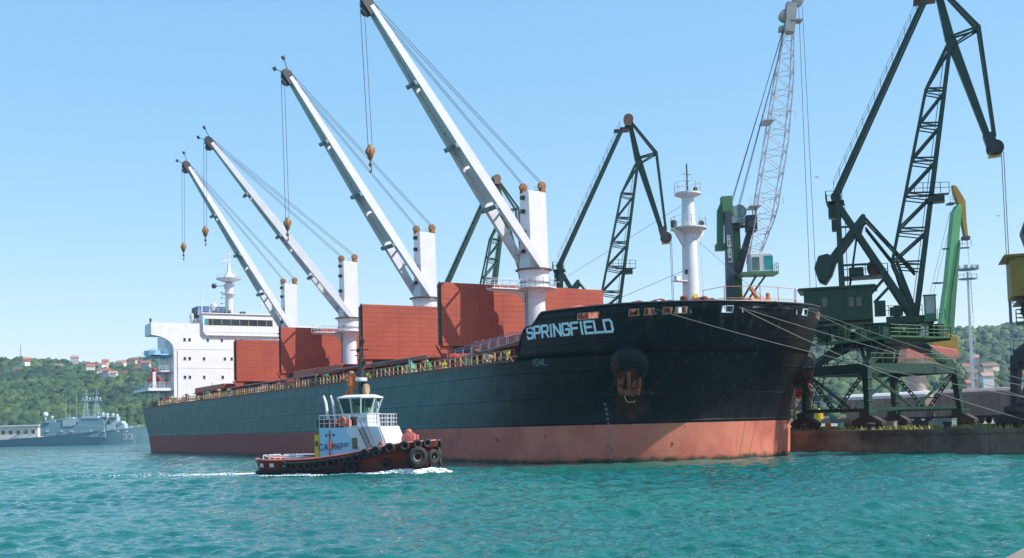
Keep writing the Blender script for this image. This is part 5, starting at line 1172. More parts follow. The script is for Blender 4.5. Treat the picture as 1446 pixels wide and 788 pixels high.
for (k, s_, c), lb_ in zip(bx, labs):
    m_ = M(); h_ = .7+.15*(k % 3); m_.box((-.9,-.5,.12),(.9,.5,h_)); m_.box((-.95,-.55,h_),(.95,.55,h_+.06)); m_.box((-.7,-.45,0),(-.5,.45,.118)); m_.box((.5,-.45,0),(.7,.45,.118)); m_.box((-.2,-.53,h_*.4),(.2,-.503,h_*.8))
    o = m_.build('equipment_box', MT[c], None); o.location = W(s_, -22.2-.6*(k % 2), QZ+.003); o.rotation_euler = (0,0,SROT+.1*k); tag(o, lb_, 'box', 'equipment boxes on the quay')

# mooring ropes
def rope(a, b, sag, label, r_=.027):
    cu = []; a = Vector(a); b = Vector(b)
    for i in range(25): q = i/24; p = a.lerp(b, q); p.z -= sag*4*q*(1-q); cu.append(p)
    m_ = M(); m_.path(cu, r_, 6); o = m_.build('mooring_rope', MT['line'], None, smooth=True); return tag(o, label, 'rope', 'mooring ropes from the bow to the quay')
f1 = W(180.4, hb(180.4,12.8)+.05, 12.85); f2 = W(183.9, hb(183.9,12.8)+.08, 12.85); f3 = W(182.2, -hb(182.2,12.8)-.05, 12.85)
rope(f1, W(207.5,-17.9,QZ+.5), .9, 'mooring rope leaving the bow opening farthest left, crossing the whole black bow')
rope(f2, W(207.6,-17.8,QZ+.55), .5, 'upper mooring rope from the middle bow opening, passing across the portal crane legs')
rope(f2 + Vector((.1,0,-.1)), W(196.2,-17.9,QZ+.5), .8, 'steepest mooring rope, running from the middle bow opening down to the quay edge')
rope(f3, W(207.4,-18.0,QZ+.5), .4, 'mooring rope from the far right bow opening, highest over the portal crane')
rope(W(183.0,-hb(183.0,12.8)-.05,12.85), W(203.0,-17.9,QZ+.5), .9, 'sagging mooring rope just below the highest one')
# ================================================================== TUG
TB = Vector((-20.5, 90.2)); TH = R(-19)
tug = thing('tugboat', 'small red harbour tug with a white wheelhouse and tyre fenders, steaming past the ship', 'tugboat', (TB.x, TB.y, 0), TH)
L_ = 15.4; TBm = 2.7
def tw(u):
    if u < 2: return TBm*(1-((2-u)/2.05)**2.2)**(1/2.2)
    if u > 10.5: return TBm*max(0, 1-((u-10.5)/(L_-10.5+.02))**2.1)**(1/2.1)
    return TBm
def tsheer(u): return float(np.interp(u, [0,3,6,9,11.5,13.5,15.4], [1.25,1.15,1.22,1.55,1.98,2.3,2.42]))
us = list(2-2*np.sin(np.linspace(math.pi/2,0,10))**.8) + list(np.linspace(2.3,10.2,16)) + list(10.5+(L_-10.5)*np.sin(np.linspace(0,math.pi/2,22))**.9)
def thull(z0f, z1f, nz=5):
    rows = []
    for j in range(nz):
        q = j/(nz-1); rows.append([(u, q) for u in us])
    return rows
m_ = M(); lv = [-.8, -.1, .25, .5, .8, 1.0]   # last three are fractions of the sheer
for side in (1,-1):
    base = len(m_.v); rows = []
    for j, l in enumerate(lv):
        r_ = []
        for u in us:
            zt = tsheer(u); z = l if j < 3 else zt*(.45, .75, 1.0)[j-3]
            k = max(0, (u-9.5)/6); f_ = 1 - (.22+.30*k)*(1-(z+.8)/(zt+.8)); uu = u - (zt-z)*.35*k**2 + (zt-z)*.12*(u < 1)
            r_.append((uu, side*tw(u)*f_, z))
        rows.append(r_)
    n = len(us); m_.v += [p for r_ in rows for p in r_]
    for j in range(5):
        for i in range(n-1):
            q = (base+j*n+i, base+j*n+i+1, base+(j+1)*n+i+1, base+(j+1)*n+i); m_.f.append(q if side == -1 else q[::-1]); m_.m.append(1 if j < 3 else 0)
th_ = m_.build('hull', [MT['tugred'], MT['tugdark']], tug); me = th_.data
bm = bmesh.new(); bm.from_mesh(me); bmesh.ops.remove_doubles(bm, verts=bm.verts, dist=.002); bmesh.ops.recalc_face_normals(bm, faces=bm.faces); bm.to_mesh(me); bm.free(); me.polygons.foreach_set('use_smooth', [True]*len(me.polygons))
m_ = M(); n = len(us); m_.add([(u, tw(u)*.97, tsheer(u)-.45) for u in us] + [(u, -tw(u)*.97, tsheer(u)-.45) for u in us], [(i, i+1, n+i+1, n+i) for i in range(n-1)]); m_.build('deck', MT['coam'], tug)
for sg in (1,-1):
    m_ = M(); m_.path([(u, sg*(tw(u)+.0), tsheer(u)+.03) for u in us], .07, 6); m_.build('bulwark_cap', MT['pinkred'], tug)
for sg in (1,-1):
    m_ = M(); m_.path([(u, sg*(tw(u)+.06), tsheer(u)-.25) for u in us if 3 < u < 12.2], .12, 8); m_.build('rubbing_strake', MT['black'], tug)
    m_ = M(); m_.path([(u, sg*(tw(u)*.90), .22) for u in us if u < 9], .14, 8); m_.build('lower_strake', MT['black'], tug)
def tyre(u, sg, z, r_, tag_='tyre_fender', off=.12):
    e_ = .05; dw = (tw(min(u+e_, L_))-tw(u-e_))/(2*e_); nrm = Vector((-dw, 1, 0)).normalized(); nrm = Vector((nrm.x, sg*nrm.y, 0))
    k = max(0, (u-9.5)/6); f_ = 1 - (.22+.30*k)*(1-(z+.8)/(tsheer(u)+.8))
    c = Vector((u, sg*tw(u)*f_, z)) + nrm*off
    m_ = M(); m_.torus(c, r_*.68, r_*.32, nrm, 20, 10); t_ = m_.build(tag_, MT['black'], tug, smooth=True)
    if r_ > .6: m_ = M(); m_.torus(c+nrm*.03, r_*.42, r_*.10, nrm, 16, 8); m_.build('inner_rim', MT['greyblue'], t_, smooth=True)
for sg in (-1, 1):
    for u in np.arange(3.6, 10.4, .70): tyre(u+rng.uniform(-.12,.12), sg, tsheer(u)-.48+rng.uniform(-.1,.08), rng.uniform(.34,.43), off=.18)
    for u, z, r_ in ((10.6,1.55,.42),(11.5,1.72,.44),(12.55,1.95,.43),(13.6,2.1,.41),(14.45,2.2,.38),(15.0,2.25,.38),(12.1,.72,.46),(13.9,.85,.3),(9.3,.55,.5),(8.8,.85,.4)): tyre(u, sg, z, r_)
    tyre(14.35, sg, 1.25, .80, 'bow_tyre', .28)
tyre(15.25, -1, 1.2, .6); tyre(15.3, 1, .7, .4)
for u in (.5,1.25,2.2,3.3):
    m_ = M(); z = .78; w_ = tw(u)
    def bq(uu, z): 
        f_ = 1 - .22*(1-(z+.8)/(tsheer(uu)+.8)); return (uu, -tw(uu)*f_-.09, z)
    m_.add([bq(u,z-.14), bq(u+.38,z-.14), bq(u+.38,z+.16), bq(u,z+.16)], [(0,1,2,3)]); m_.build('stern_mark', MT['white'], tug)
# deckhouse
def hz(z): return z
m_ = M(); m_.prism([(4.7,.7),(11.6,1.5),(10.6,3.62),(4.7,3.62)], -1.75, 1.75, 'y'); dh = m_.build('deckhouse', MT['tugblue'], tug, bevel=.05)
m_ = M(); m_.prism([(8.1,3.63),(7.6,3.3),(9.6,1.45),(12.0,1.6),(11.05,3.63)], -1.80, -1.753, 'y'); m_.prism([(8.1,3.63),(7.6,3.3),(9.6,1.45),(12.0,1.6),(11.05,3.63)], 1.753, 1.80, 'y'); m_.prism([(11.62,1.5),(12.25,1.6),(11.2,3.64),(10.62,3.62)], -1.75, 1.75, 'y'); m_.build('forward_casing', MT['white'], dh)
m_ = M(); m_.box((4.25,-1.80,.75),(4.66,-1.756,3.1)); m_.box((4.2,-1.75,.75),(4.69,1.75,3.1)); yl = m_.build('yellow_casing', MT['yellow'], dh); m_ = M(); m_.box((4.35,-1.84,2.2),(4.58,-1.801,2.6)); m_.build('vent_grille', MT['dark'], yl)
m_ = M(); m_.box((4.35,-1.6,3.64),(6.3,1.6,4.25)); m_.build('funnel_box', MT['dark'], dh)
for x, y in ((4.85,-.95),(5.25,-.35)): 
    m_ = M(); m_.tube((x+.35,y,4.2),(x+.1,y,5.6),.15, .14, n=12); m_.tube((x+.1,y,5.6),(x-.15,y,6.2),.14,.09,n=12); m_.build('exhaust_pipe', MT['white'], dh, smooth=True)
m_ = M(); m_.box((8.3,-1.79-.03,1.95),(8.85,-1.803,2.8)); m_.build('window', MT['glass'], dh)
for x in (5.5,5.85,6.3): 
    m_ = M(); m_.lathe([(.02,0),(.12,.01),(.12,.03)], (x,-1.79,3.05), n=10, axis='y'); m_.build('porthole', MT['glass'], dh)
m_ = M(); m_.tube((5.9,-1.85,.8),(5.9,-1.85,3.5),.05); m_.box((5.75,-1.95,.75),(6.15,-1.76,1.3)); m_.tube((6.0,-1.9,2.0),(6.0,-1.9,2.6),.12); m_.build('fire_pipe', MT['red'], dh)
wr = lambda tx, x0, z0, h_, w_, g, sw, y, nm, mt, par, sh=0: write(tx, h_, w_, g, sw, lambda x, yy, l: (x0+x+yy*sh, y-l, z0+yy), nm, mt, par)
MT['ink'] = mat('dark_blue_lettering', (.03,.05,.14), .5)
wr('CA', 4.75, 1.9, .44, .38, .14, .07, -1.80, 'name_lettering', MT['ink'], dh); wr('MAP', 6.15, 1.95, .42, .30, .13, .07, -1.80, 'name_lettering', MT['ink'], dh); wr('BT', 7.5, 2.15, .24, .18, .08, .05, -1.81, 'name_lettering', MT['ink'], dh)
# wheelhouse
wb = M(); wb.prism([(7.1,3.64),(10.0,3.64),(9.9,4.72),(7.1,4.72)], -1.2, 1.2, 'y'); wb.prism([(-1.28,4.725),(1.28,4.725),(1.28,4.78),(-1.28,4.78)], 7.0, 10.0); wb = wb.build('wheelhouse', MT['white'], tug, bevel=.03)
lo = [(7.15,-1.1),(9.2,-1.2),(9.95,-.6),(9.95,.6),(9.2,1.2),(7.15,1.1)]; hi = [(6.75,-1.35),(9.4,-1.5),(10.5,-.75),(10.5,.75),(9.4,1.5),(6.75,1.35)]
m_ = M()
for (a, b), (c, d) in zip(lo, hi): m_.beam((a,b,4.75),(c,d,6.05), .13, .13)
mid_l = ((7.15+9.2)/2,-1.15); 
for sg in (-1,1): m_.beam((8.2,sg*1.15,4.75),(8.15,sg*1.43,6.05),.12,.12)
m_.build('window_post', MT['white'], wb)
for i in range(6):
    a, b = lo[i], lo[(i+1)%6]; c, d = hi[i], hi[(i+1)%6]
    if i == 5: pass
    m_ = M(); q = .97; m_.add([(a[0]*q+8.3*(1-q),a[1]*q,4.78),(b[0]*q+8.3*(1-q),b[1]*q,4.78),(d[0]*q+8.3*(1-q),d[1]*q,6.03),(c[0]*q+8.3*(1-q),c[1]*q,6.03)], [(0,1,2,3)]); m_.build('window', MT['wglass'], wb)
m_ = M(); m_.prism([(a*1.0,b*1.0) for a, b in ((6.65,-1.4),(9.45,-1.55),(10.6,-.8),(10.6,.8),(9.45,1.55),(6.65,1.4))], 6.05, 6.15, 'z')
m_.add([(6.65,-1.4,6.151),(9.45,-1.55,6.151),(10.6,-.8,6.151),(10.6,.8,6.151),(9.45,1.55,6.151),(6.65,1.4,6.151),(7.4,-.9,6.36),(9.2,-1.0,6.36),(9.9,-.5,6.36),(9.9,.5,6.36),(9.2,1.0,6.36),(7.4,.9,6.36)], [(i,(i+1)%6,6+(i+1)%6,6+i) for i in range(6)]+[(6,7,8,9,10,11)])
m_.build('roof', MT['white'], wb)
m_ = M(); m_.box((8.0,-.3,4.75),(8.5,.3,5.5)); m_.box((9.3,-.8,4.75),(9.7,.8,5.25)); m_.build('helm_console', MT['palegreen'], wb)
m_ = M(); m_.box((8.05,-1.235,3.75),(8.75,-1.203,4.5)); m_.build('door_window', MT['glass'], wb)
wr('12', 9.15, 4.05, .3, .2, .12, .04, -1.205, 'number_lettering', MT['dark'], wb)
m_ = M(); m_.rail([(10.0,-1.6,3.64),(11.0,-1.5,3.64),(11.1,1.5,3.64),(10,1.6,3.64)], .95, .5, .03, 3); m_.build('upper_railing', MT['white'], tug); m_ = M(); m_.rail([(4.7,-1.7,3.64),(8.0,-1.7,3.64)], .95, .6, .028, 3); m_.build('upper_railing', MT['white'], tug)
m_ = M(); m_.torus((7.3,-1.76,4.1), .3, .08, (0,1,0), 16, 8); m_.build('lifebuoy', MT['orange'], tug, smooth=True); m_ = M(); m_.torus((11.35,-1.84,2.1), .3, .08, (.3,1,0), 16, 8); m_.build('lifebuoy', MT['pinkred'], tug, smooth=True)
m_ = M()
for k in range(5): m_.box((5.7+k*.5,-1.62,3.7),(5.95+k*.5,-1.3,4.2+.1*(k%2)))
m_.build('stowed_gear', MT['pinkred'], tug)
m_ = M(); m_.ladder((9.2,-1.86,3.6),(10.4,-1.95,1.75),(1,0,.5),.45,.22,.035); m_.tube((9.0,-1.9,4.4),(10.3,-2.0,2.3),.03); m_.tube((9.5,-1.9,4.4),(10.8,-2.0,2.3),.03); m_.build('companion_ladder', MT['dark'], tug)
m_ = M(); m_.tube((8.6,0,6.4),(8.6,0,9.2),.26,.20); m_.tube((8.6,0,9.2),(8.6,0,11.2),.16,.10); m_.tube((8.6,0,11.2),(8.6,0,12.3),.05); m_.beam((8.6,-.9,9.6),(8.6,.9,9.6),.08,.08); m_.beam((7.7,0,10.1),(9.3,0,10.1),.07,.07)
for z, x in ((7.2,.3),(8.0,-.25),(8.9,.3),(9.9,-.2),(10.6,.2)): m_.box((8.6+x-.12,-.12,z),(8.6+x+.12,.12,z+.3))
ms = m_.build('mast', MT['dark'], tug); m_ = M(); m_.lathe([(.1,0),(.48,.05),(.48,.25),(.42,.3),(.05,.32)], (8.75,-.3,7.55), n=18); m_.build('radar_dome', MT['white'], ms, smooth=True)
m_ = M(); m_.lathe([(.1,-.12),(.42,-.1),(.42,.1),(.1,.12)], (9.2,-.3,6.95), n=16, axis='x'); m_.box((8.9,-.4,6.5),(9.1,-.1,7)); m_.build('searchlight', MT['tan'], ms)
m_ = M(); m_.tube((6.9,.2,6.2),(7.7,0,7.0),.09); m_.tube((7.75,0,6.4),(7.75,0,7.2),.16,.22); m_.tube((7.75,0,7.2),(7.75,0,8.0),.34,.3,n=12); m_.tube((7.4,-.1,7.9),(8.1,0,8.2),.14); m_.beam((7.0,-.2,6.3),(8.0,0,7.4),.1,.1); m_.build('fire_monitor', MT['orange'], tug)
m_ = M(); m_.tube((11.0,-1.4,3.7),(11.0,-1.4,5.3),.05); m_.box((10.88,-1.5,5.2),(11.15,-1.3,5.55)); m_.build('lamp_post', MT['navyl'], tug)
m_ = M(); m_.lathe([(.3,-.55),(.5,-.5),(.28,-.4),(.28,.4),(.5,.5),(.3,.55)], (13.1,0,2.6), n=16, axis='y'); m_.box((12.8,-.6,1.8),(13.5,.6,2.4)); m_.tube((13.6,-.3,2.0),(13.6,-.3,2.9),.14); m_.tube((13.6,.3,2.0),(13.6,.3,2.9),.14); m_.ball((13.1,-.1,3.15),.24,10,8); m_.tube((13.1,-.1,2.8),(13.1,-.1,3.3),.12); m_.build('tow_winch', MT['pinkred'], tug)
m_ = M(); m_.tube((1.2,-1.6,1.45),(4.6,-1.6,1.5),.06); m_.box((2.5,-1.0,.75),(3.7,1.0,1.35)); m_.tube((2.8,0,1.2),(2.8,0,1.6),.3,n=14); m_.rail([(.8,-1.3,.9),(.8,1.3,.9)],.65,.8,.05,1); m_.tube((1.0,1.5,1.5),(4.6,1.5,1.5),.06); m_.build('towing_gear', MT['white'], tug)
# helmsman behind the glass
hm = M(); 
def person_mesh(name, skel, par):
    me = bpy.data.meshes.new(name); me.from_pydata([p for p, r_ in skel['v']], skel['e'], []); o = bpy.data.objects.new(name, me); C.objects.link(o)
    sk = o.modifiers.new('skin', 'SKIN'); sd_ = me.skin_vertices[0].data
    for i, (p, r_) in enumerate(skel['v']): sd_[i].radius = (r_, r_)
    sd_[0].use_root = True; sb = o.modifiers.new('sub', 'SUBSURF'); sb.levels = 1; sb.render_levels = 1; return o
skel = {'v': [((0,0,.95),.15),((0,0,1.2),.15),((0,0,1.42),.16),((0,0,1.54),.06),((0,0,1.66),.10),((0,0,1.76),.08),((0,.2,1.42),.06),((.1,.26,1.18),.048),((.33,.2,1.2),.04),((.4,.19,1.21),.04),((0,-.2,1.42),.06),((.1,-.26,1.18),.048),((.33,-.2,1.2),.04),((.4,-.19,1.21),.04),((0,.1,.9),.09),((0,.1,.48),.07),((0,.1,.06),.05),((.14,.1,.03),.04),((0,-.1,.9),.09),((0,-.1,.48),.07),((0,-.1,.06),.05),((.14,-.1,.03),.04)],
 'e': [(0,1),(1,2),(2,3),(3,4),(4,5),(2,6),(6,7),(7,8),(8,9),(2,10),(10,11),(11,12),(12,13),(0,14),(14,15),(15,16),(16,17),(0,18),(18,19),(19,20),(20,21)]}
hp = person_mesh('person', skel, None); hp.data.materials.append(MT['white'])
hp.matrix_world = Matrix.Translation((TB.x, TB.y, 0)) @ Matrix.Rotation(TH, 4, 'Z') @ Matrix.Translation((8.55,-.35,3.66)) @ Matrix.Scale(1.0, 4)
tag(hp, 'person in a white shirt standing at the helm inside the tug wheelhouse', 'person')
m_ = M(); m_.ball((0,0,1.71), .115, 10, 8); o = m_.build('hair', MT['dark'], hp)

for o in list(kids(tug)):
    b = o.name.split('.')[0]
    if b in ('deckhouse','upper_railing','lifebuoy','stowed_gear','companion_ladder'): o.scale = (.81,1,1); o.location = (12.2*.19,0,0)
    if b == 'wheelhouse': o.scale = (.78,.9,.93); o.location = (9.0-.78*8.6, 0, 3.64*.07)
    if b in ('mast','fire_monitor'): o.location = (.4,0,-.35)
hp.location = hp.location + Vector((.4*math.cos(TH), .4*math.sin(TH), 0))
# foam round the tug
def foam_mat():
    m = bpy.data.materials.new('foam'); m.use_nodes = True; t = m.node_tree; b = t.nodes['Principled BSDF']; b.inputs['Base Color'].default_value = (.82,.86,.86,1); b.inputs['Roughness'].default_value = .8
    return m
MT['foam'] = foam_mat()
tm = Matrix.Translation((TB.x, TB.y, 0)) @ Matrix.Rotation(TH, 4, 'Z')
def foam(name, spots):
    vs = []; fs = []; r_ = np.random.default_rng(5)
    import bmesh as _b
    bm = _b.new(); _b.ops.create_icosphere(bm, subdivisions=1, radius=1); base = np.array([v.co[:] for v in bm.verts]); faces = np.array([[v.index for v in f.verts] for f in bm.faces]); bm.free()
    pts = []
    for (u0,w0,u1,w1,n,rad,hgt,sp) in spots:
        for i in range(n):
            q = r_.uniform(); u = u0+(u1-u0)*q + r_.normal(0,sp); w_ = w0+(w1-w0)*q + r_.normal(0,sp*.7); pts.append((u, w_, r_.uniform(0,hgt)*math.sin(math.pi*min(1,max(.08,q))), rad*r_.uniform(.4,1.3)))
    for i, (u, w_, z, rd) in enumerate(pts):
        p = tm @ Vector((u, w_, z)); b = base*(1+.3*r_.normal(size=(len(base),1)))*np.array([1.6,1.1,.5])*rd; vs.append(b+np.array(p)); fs.append(faces+i*len(base))
    o = tri_mesh(name, np.concatenate(vs), np.concatenate(fs), MT['foam']); return tag(o, None, None, None, 'stuff')
foam('foam', [(11.0,-2.5,15.6,-.9,520,.15,.30,.22),(15.9,.2,14.6,-2.4,420,.15,.34,.2),(8.0,-2.7,12,-2.6,160,.10,.1,.16),(2.6,-2.6,6.8,-2.75,200,.09,.08,.14),(0,-2.5,3,-2.6,60,.08,.05,.15),(-2.4,.0,.2,-.3,420,.075,.05,.9),(-9,.8,-1,.2,700,.045,.012,1.5),(-18,2.0,-7,1.0,260,.04,.004,2.2),(1.5,-3.0,7.5,-3.0,300,.05,.02,.5),(13,3.2,16.0,0,160,.12,.2,.2)])

# ================================================================== WARSHIP AND SHORE
Yn = 520.; nv = Vector(((100-723)/1554.2*Yn, Yn, 0))
wsx = thing('warship', 'grey naval ship with twin lattice masts and the number 33, lying under the wooded hill', 'naval ship', nv, -.02)
def NX(px, py):
    d = Fv + R2*((px-723)/1554.2) - U2*((py-394-126.7)/1554.2); q = Vector((0,0,CAMH)) + d*(Yn/d.y); return q.x-nv.x, max(q.z, -.6)
def npoly(mb, pts, y0, y1): mb.prism([NX(*p) for p in pts], y0, y1, 'y')
# hull as a loft: pointed bow at right
x0, _ = NX(-42, 620); x1, _ = NX(216, 604); N = 40; m_ = M()
def nsheer(f): return float(np.interp(f, [0,.22,.25,.5,.8,1], [3.0,3.3,3.4,4.6,6.6,8.0]))
def nbw(f): return 4.6*min(1,(f*9+.3)**.5)*max(0,1-max(0,(f-.62)/.382)**2.0)
for side in (1,-1):
    base = len(m_.v)
    for j, q in enumerate((0,.35,1)):
        for i in range(N+1):
            f = i/N; z = -.5 + (nsheer(f)+.5)*q; m_.v.append((x0+(x1-x0)*f*(1-.02*(1-q)*(f>.9)), side*nbw(f)*(.62+.38*q), z))
    for j in range(2):
        for i in range(N): q = (base+j*(N+1)+i, base+j*(N+1)+i+1, base+(j+1)*(N+1)+i+1, base+(j+1)*(N+1)+i); m_.f.append(q if side == -1 else q[::-1]); m_.m.append(0)
m_.add([(x0+(x1-x0)*i/N, nbw(i/N), nsheer(i/N)-.4) for i in range(N+1)]+[(x0+(x1-x0)*i/N, -nbw(i/N), nsheer(i/N)-.4) for i in range(N+1)], [(i,i+1,N+2+i,N+1+i) for i in range(N)])
m_.add([(x0,nbw(0),nsheer(0)),(x0,-nbw(0),nsheer(0)),(x0,-nbw(0)*.62,-.5),(x0,nbw(0)*.62,-.5)],[(0,1,2,3)])
nh = m_.build('hull', MT['navy'], wsx); me = nh.data
m_ = M(); m_.box((x0-.1,-4.62,-.4),(x1-8,-2.95,.12)); 
m_ = M(); npoly(m_, [(62,616),(62,596),(94,596),(94,600),(112,600),(152,602),(154,612),(154,618)], -4.2, 4.2); m_.build('superstructure', MT['navy'], wsx, bevel=.1)
m_ = M(); npoly(m_, [(112,601),(117,590),(150,590),(152,602)], -3.4, 3.4); npoly(m_, [(82,596),(86,591),(112,591),(112,600)], -3, 3); m_.build('bridge_block', MT['navy'], wsx, bevel=.1)
for pts, y0_, y1_ in (([(145,601),(145,588),(154,588),(154,601)], -2.4, 2.4), ([(157,600),(157,588),(168,588),(168,600)], -2, 2), ([(154,610),(154,600),(166,599),(167,609)], -3, 3), ([(168,607),(168,597),(178,598),(180,606)], -2.2, 2.2), ([(94,602),(94,594),(101,592),(112,592),(112,600),(106,602)], -4.5, -4.21)):
    m_ = M(); npoly(m_, pts, y0_, y1_); m_.build('gun_house' if y1_ < 0 else 'deckhouse', MT['navyl'], wsx)
for px in (122.5, 137):
    m_ = M(); a = NX(px,590); t2 = NX(px+.3,552); hgt = t2[1]-a[1]; x = a[0]
    for sx in (-1,1):
        for sy in (-1,1): m_.tube((x+sx*1.3,sy*1.3,a[1]),(x+sx*.25,sy*.25,a[1]+hgt*.8),.13,n=5)
    for q in np.linspace(0,.8,7):
        k = 1.3-1.05*q/.8; z = a[1]+hgt*q; m_.path([(x-k,-k,z),(x+k,-k,z),(x+k,k,z),(x-k,k,z),(x-k,-k,z)], .09, 4)
        if q < .7: z2 = z+hgt*.8/6; m_.tube((x-k,-k,z),(x+k*.85,-k*.85,z2),.07,n=4); m_.tube((x+k,-k,z),(x-k*.85,-k*.85,z2),.07,n=4)
    z = a[1]+hgt*.62; m_.box((x-2.2,-.8,z),(x+2.2,.8,z+.25)); m_.beam((x-2.6,0,z+1.6),(x+2.6,0,z+1.6),.15,.15); m_.tube((x,0,a[1]+hgt*.8),(x,0,a[1]+hgt*1.05),.1,n=5); m_.beam((x-1,0,a[1]+hgt*.9),(x+1,0,a[1]+hgt*.9),.12,.3); m_.ball((x+1.6,0,z+1),.55,8,6); m_.ball((x-1.6,0,z+.9),.45,8,6)
    m_.build('lattice_mast', MT['navyl'], wsx)
m_ = M()
for px, y0, y1 in ((93,591,548),(99,591,560),(108,591,548)): a = NX(px,y0); b = NX(px,y1); m_.tube((a[0],0,a[1]),(b[0],0,b[1]),.09,.04,n=5)
m_.build('aerial', MT['navyl'], wsx)
m_ = M(); a = NX(64,585.5); b = NX(64,597); m_.ball((a[0],0,a[1]),1.25,14,10); m_.tube((a[0],0,b[1]),(a[0],0,a[1]),.35); a = NX(73.5,589); m_.ball((a[0],0,a[1]),.6,10,8); m_.tube((a[0],0,b[1]),(a[0],0,a[1]),.2); m_.build('radome', MT['white'], wsx, smooth=True)
for px, py in ((146,584),(152,585),(160,585),(166,586)):
    m_ = M(); a = NX(px,py+4); b = NX(px,py); m_.lathe([(.7,a[1]),(.8,b[1]-.3),(.35,b[1]+.5)], (a[0],0,0), n=12); m_.beam((a[0]-1,0,b[1]+.2),(a[0]+1,0,b[1]+.3),.3,.3); m_.build('director', MT['navyl'], wsx)
m_ = M()
for px, py in ((18,618),(23,614),(28,612),(34,616),(39,613)): a = NX(px,py); m_.beam((a[0],-1,2.9),(a[0]+1.6,1,a[1]+1),.35,.35); m_.box((a[0]-.8,-2,3.0),(a[0]+.8,2,3.9))
a = NX(12,620); b = NX(34,609); m_.beam((a[0],0,3.4),(b[0],0,b[1]),.4,.3); m_.build('sweep_gear', MT['greyblue'], wsx)
m_ = M(); m_.rail([(x0+(x1-x0)*f, -nbw(f), nsheer(f)) for f in np.linspace(.02,.98,14)], 1.0, 2.2, .05, 2); m_.build('deck_railing', MT['navyl'], wsx)
for pts in ([(66,600),(66,592.5),(80,592.5),(80,600)], [(118,591),(119,587.5),(141,587.5),(143,591)], [(96,592),(97,589),(106,589),(107,592)], [(169,598),(170,594.5),(175,594.5),(176,598)]):
    m_ = M(); npoly(m_, pts, -2.6, 2.6); m_.build('upper_deckhouse', MT['navyl'] if pts[0][0] > 90 else MT['navy'], wsx)
for px, py, n_ in ((119,592.6,8),(146,590.2,3),(158,590.5,3),(66,598,3),(84,594.8,6)):
    for k in range(n_):
        a = NX(px+k*3.2,py); m_ = M(); m_.box((a[0],-4.62 if px==66 else -3.46,a[1]-.35),(a[0]+.65,-2.0,a[1]+.25)); m_.build('window', MT['glass'], wsx)
for px in (70,90,104,132,150,170,182):
    a = NX(px, 610); m_ = M(); m_.box((a[0],-4.75,a[1]),(a[0]+1.2,-4.0,a[1]+.8)); m_.build('deck_locker', MT['navyl'], wsx)
m_ = M()
for px, py in ((196,604),(150,609),(120,611)): a = NX(px,py); m_.lathe([(.8,a[1]-1.2),(.9,a[1]-.2),(.4,a[1]+.6)], (a[0],0,0), n=12) if px == 196 else None
a = NX(186,604.5); m_.lathe([(1.3,a[1]-1),(1.2,a[1]+.2),(.5,a[1]+.9)], (a[0],0,0), n=14); m_.tube((a[0],0,a[1]+.4),(a[0]+3.4,0,a[1]+1.0),.13); m_.build('gun', MT['navy'], wsx)
nx0, nz0 = NX(177.5,620)
def nsurf(x, y, l):
    X_ = nx0+x; f = (X_-x0)/(x1-x0); zz = nz0+y; q = (zz+.5)/(nsheer(f)+.5); kq = .62+.38*np.interp(q,[0,1],[0,1]); return (X_, -nbw(f)*kq-.12-l, zz)
write('33', 2.3, 1.6, .9, .34, nsurf, 'hull_number', MT['white'], wsx)
# long white shed on the shore behind the warship
sh = thing('dock_shed', 'long pale dockside building with small dark windows, behind the stern of the warship', 'building', ((20-723)/1554.2*640, 640, 0), 0)
m_ = M(); m_.box((-45,-10,-1),(17.5,10,10.6)); m_.build('wall', MT['plaster'], sh); m_ = M(); m_.box((-46,-11,10.6),(18.5,11,11.4)); m_.build('roof', MT['wroof'], sh)
for k in range(14):
    m_ = M(); x = -42+k*4.3; m_.box((x,-10.06,6.2),(x+2.0,-10.003,8.4)); m_.build('window', MT['glass'], sh)
m_ = M(); m_.box((-330,625,-1),(-170,705,1.6)); tag(m_.build('far_shore', MT['conc'], None), None, None, None, 'structure')
# tall aerial on the ridge
m_ = M(); m_.tube((0,0,0),(0,0,26),.5,.2,n=6); m_.tube((-1.5,0,18),(1.5,0,18),.2,n=5); o = m_.build('radio_mast', MT['greyblue'], None); hx, hy = hsite(28,1240); o.location = (hx,hy,float(hillz(hx,hy))); tag(o, 'thin radio mast on the ridge at far left', 'mast')

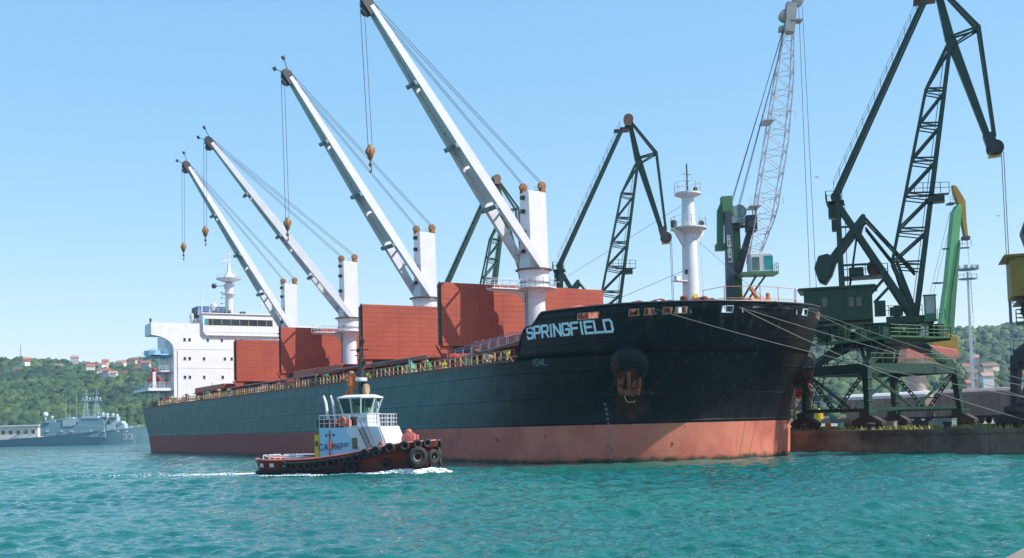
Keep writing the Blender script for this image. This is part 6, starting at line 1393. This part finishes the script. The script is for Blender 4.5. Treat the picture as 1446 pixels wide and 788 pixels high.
# gulls
for k, (px, py, Y_) in enumerate(((1154,250,150),(1410,305,170),(1431,428,190))):
    d = Fv + R2*((px-723)/1554.2) - U2*((py-520.7)/1554.2); q = Vector((0,0,CAMH)) + d*(Y_/d.y)
    m_ = M(); m_.lathe([(.01,-.28),(.05,-.2),(.10,-.02),(.08,.14),(.05,.2),(.055,.26),(.01,.34)], (0,0,0), n=10, axis='x')
    for sg in (-1,1):
        m_.add([(.12,sg*.05,.03),(-.08,sg*.05,.03),(-.05,sg*.32,.14),(.14,sg*.32,.14),(.12,sg*.05,.05),(-.08,sg*.05,.05),(-.05,sg*.32,.155),(.14,sg*.32,.155)], [(0,1,2,3),(4,7,6,5),(0,3,7,4),(1,5,6,2)])
        m_.add([(.14,sg*.32,.14),(-.05,sg*.32,.14),(-.2,sg*.68,.02),(.14,sg*.32,.155),(-.05,sg*.32,.155),(-.2,sg*.68,.03)], [(0,1,2),(3,5,4),(0,2,5,3),(1,4,5,2)])
    m_.add([(-.25,.04,.01),(-.25,-.04,.01),(-.42,-.1,.01),(-.42,.1,.01),(-.25,.04,.025),(-.25,-.04,.025),(-.42,-.1,.02),(-.42,.1,.02)], [(0,1,2,3),(4,7,6,5),(2,3,7,6)])
    o = m_.build('gull', MT['navyl'], None, smooth=True); o.location = q; o.rotation_euler = (0.2,0,k*1.3); tag(o, ('gull flying left of the tall portal crane over the bow','gull flying right of the tall crane tip against the sky','lowest gull, flying above the right hand hill')[k], 'gull', 'gulls in the air')
# concrete pier the camera side, just showing at bottom right
m_ = M(); m_.X = Matrix.Translation((9.0,20.84,0)) @ Matrix.Rotation(R(55),4,'Z'); m_.box((-4,-8,-1),(14,0,.6)); o = m_.build('pier_corner', MT['conc'], None, bevel=.05); tag(o, 'pale concrete pier corner in the bottom right of the photo', 'pier')
# haze
hz_ = M(); hz_.box((-2300,-60,-3.5),(2300,2250,150)); ho = hz_.build('haze', [], None); ho['kind'] = 'stuff'
mh = bpy.data.materials.new('haze'); mh.use_nodes = True; t = mh.node_tree; t.nodes.clear(); out = nd(t,'ShaderNodeOutputMaterial'); pv = nd(t,'ShaderNodeVolumePrincipled'); pv.inputs['Color'].default_value = (.50,.68,.95,1); pv.inputs['Density'].default_value = .00013; pv.inputs['Anisotropy'].default_value = .2
t.links.new(pv.outputs[0], out.inputs['Volume']); ho.data.materials.append(mh)
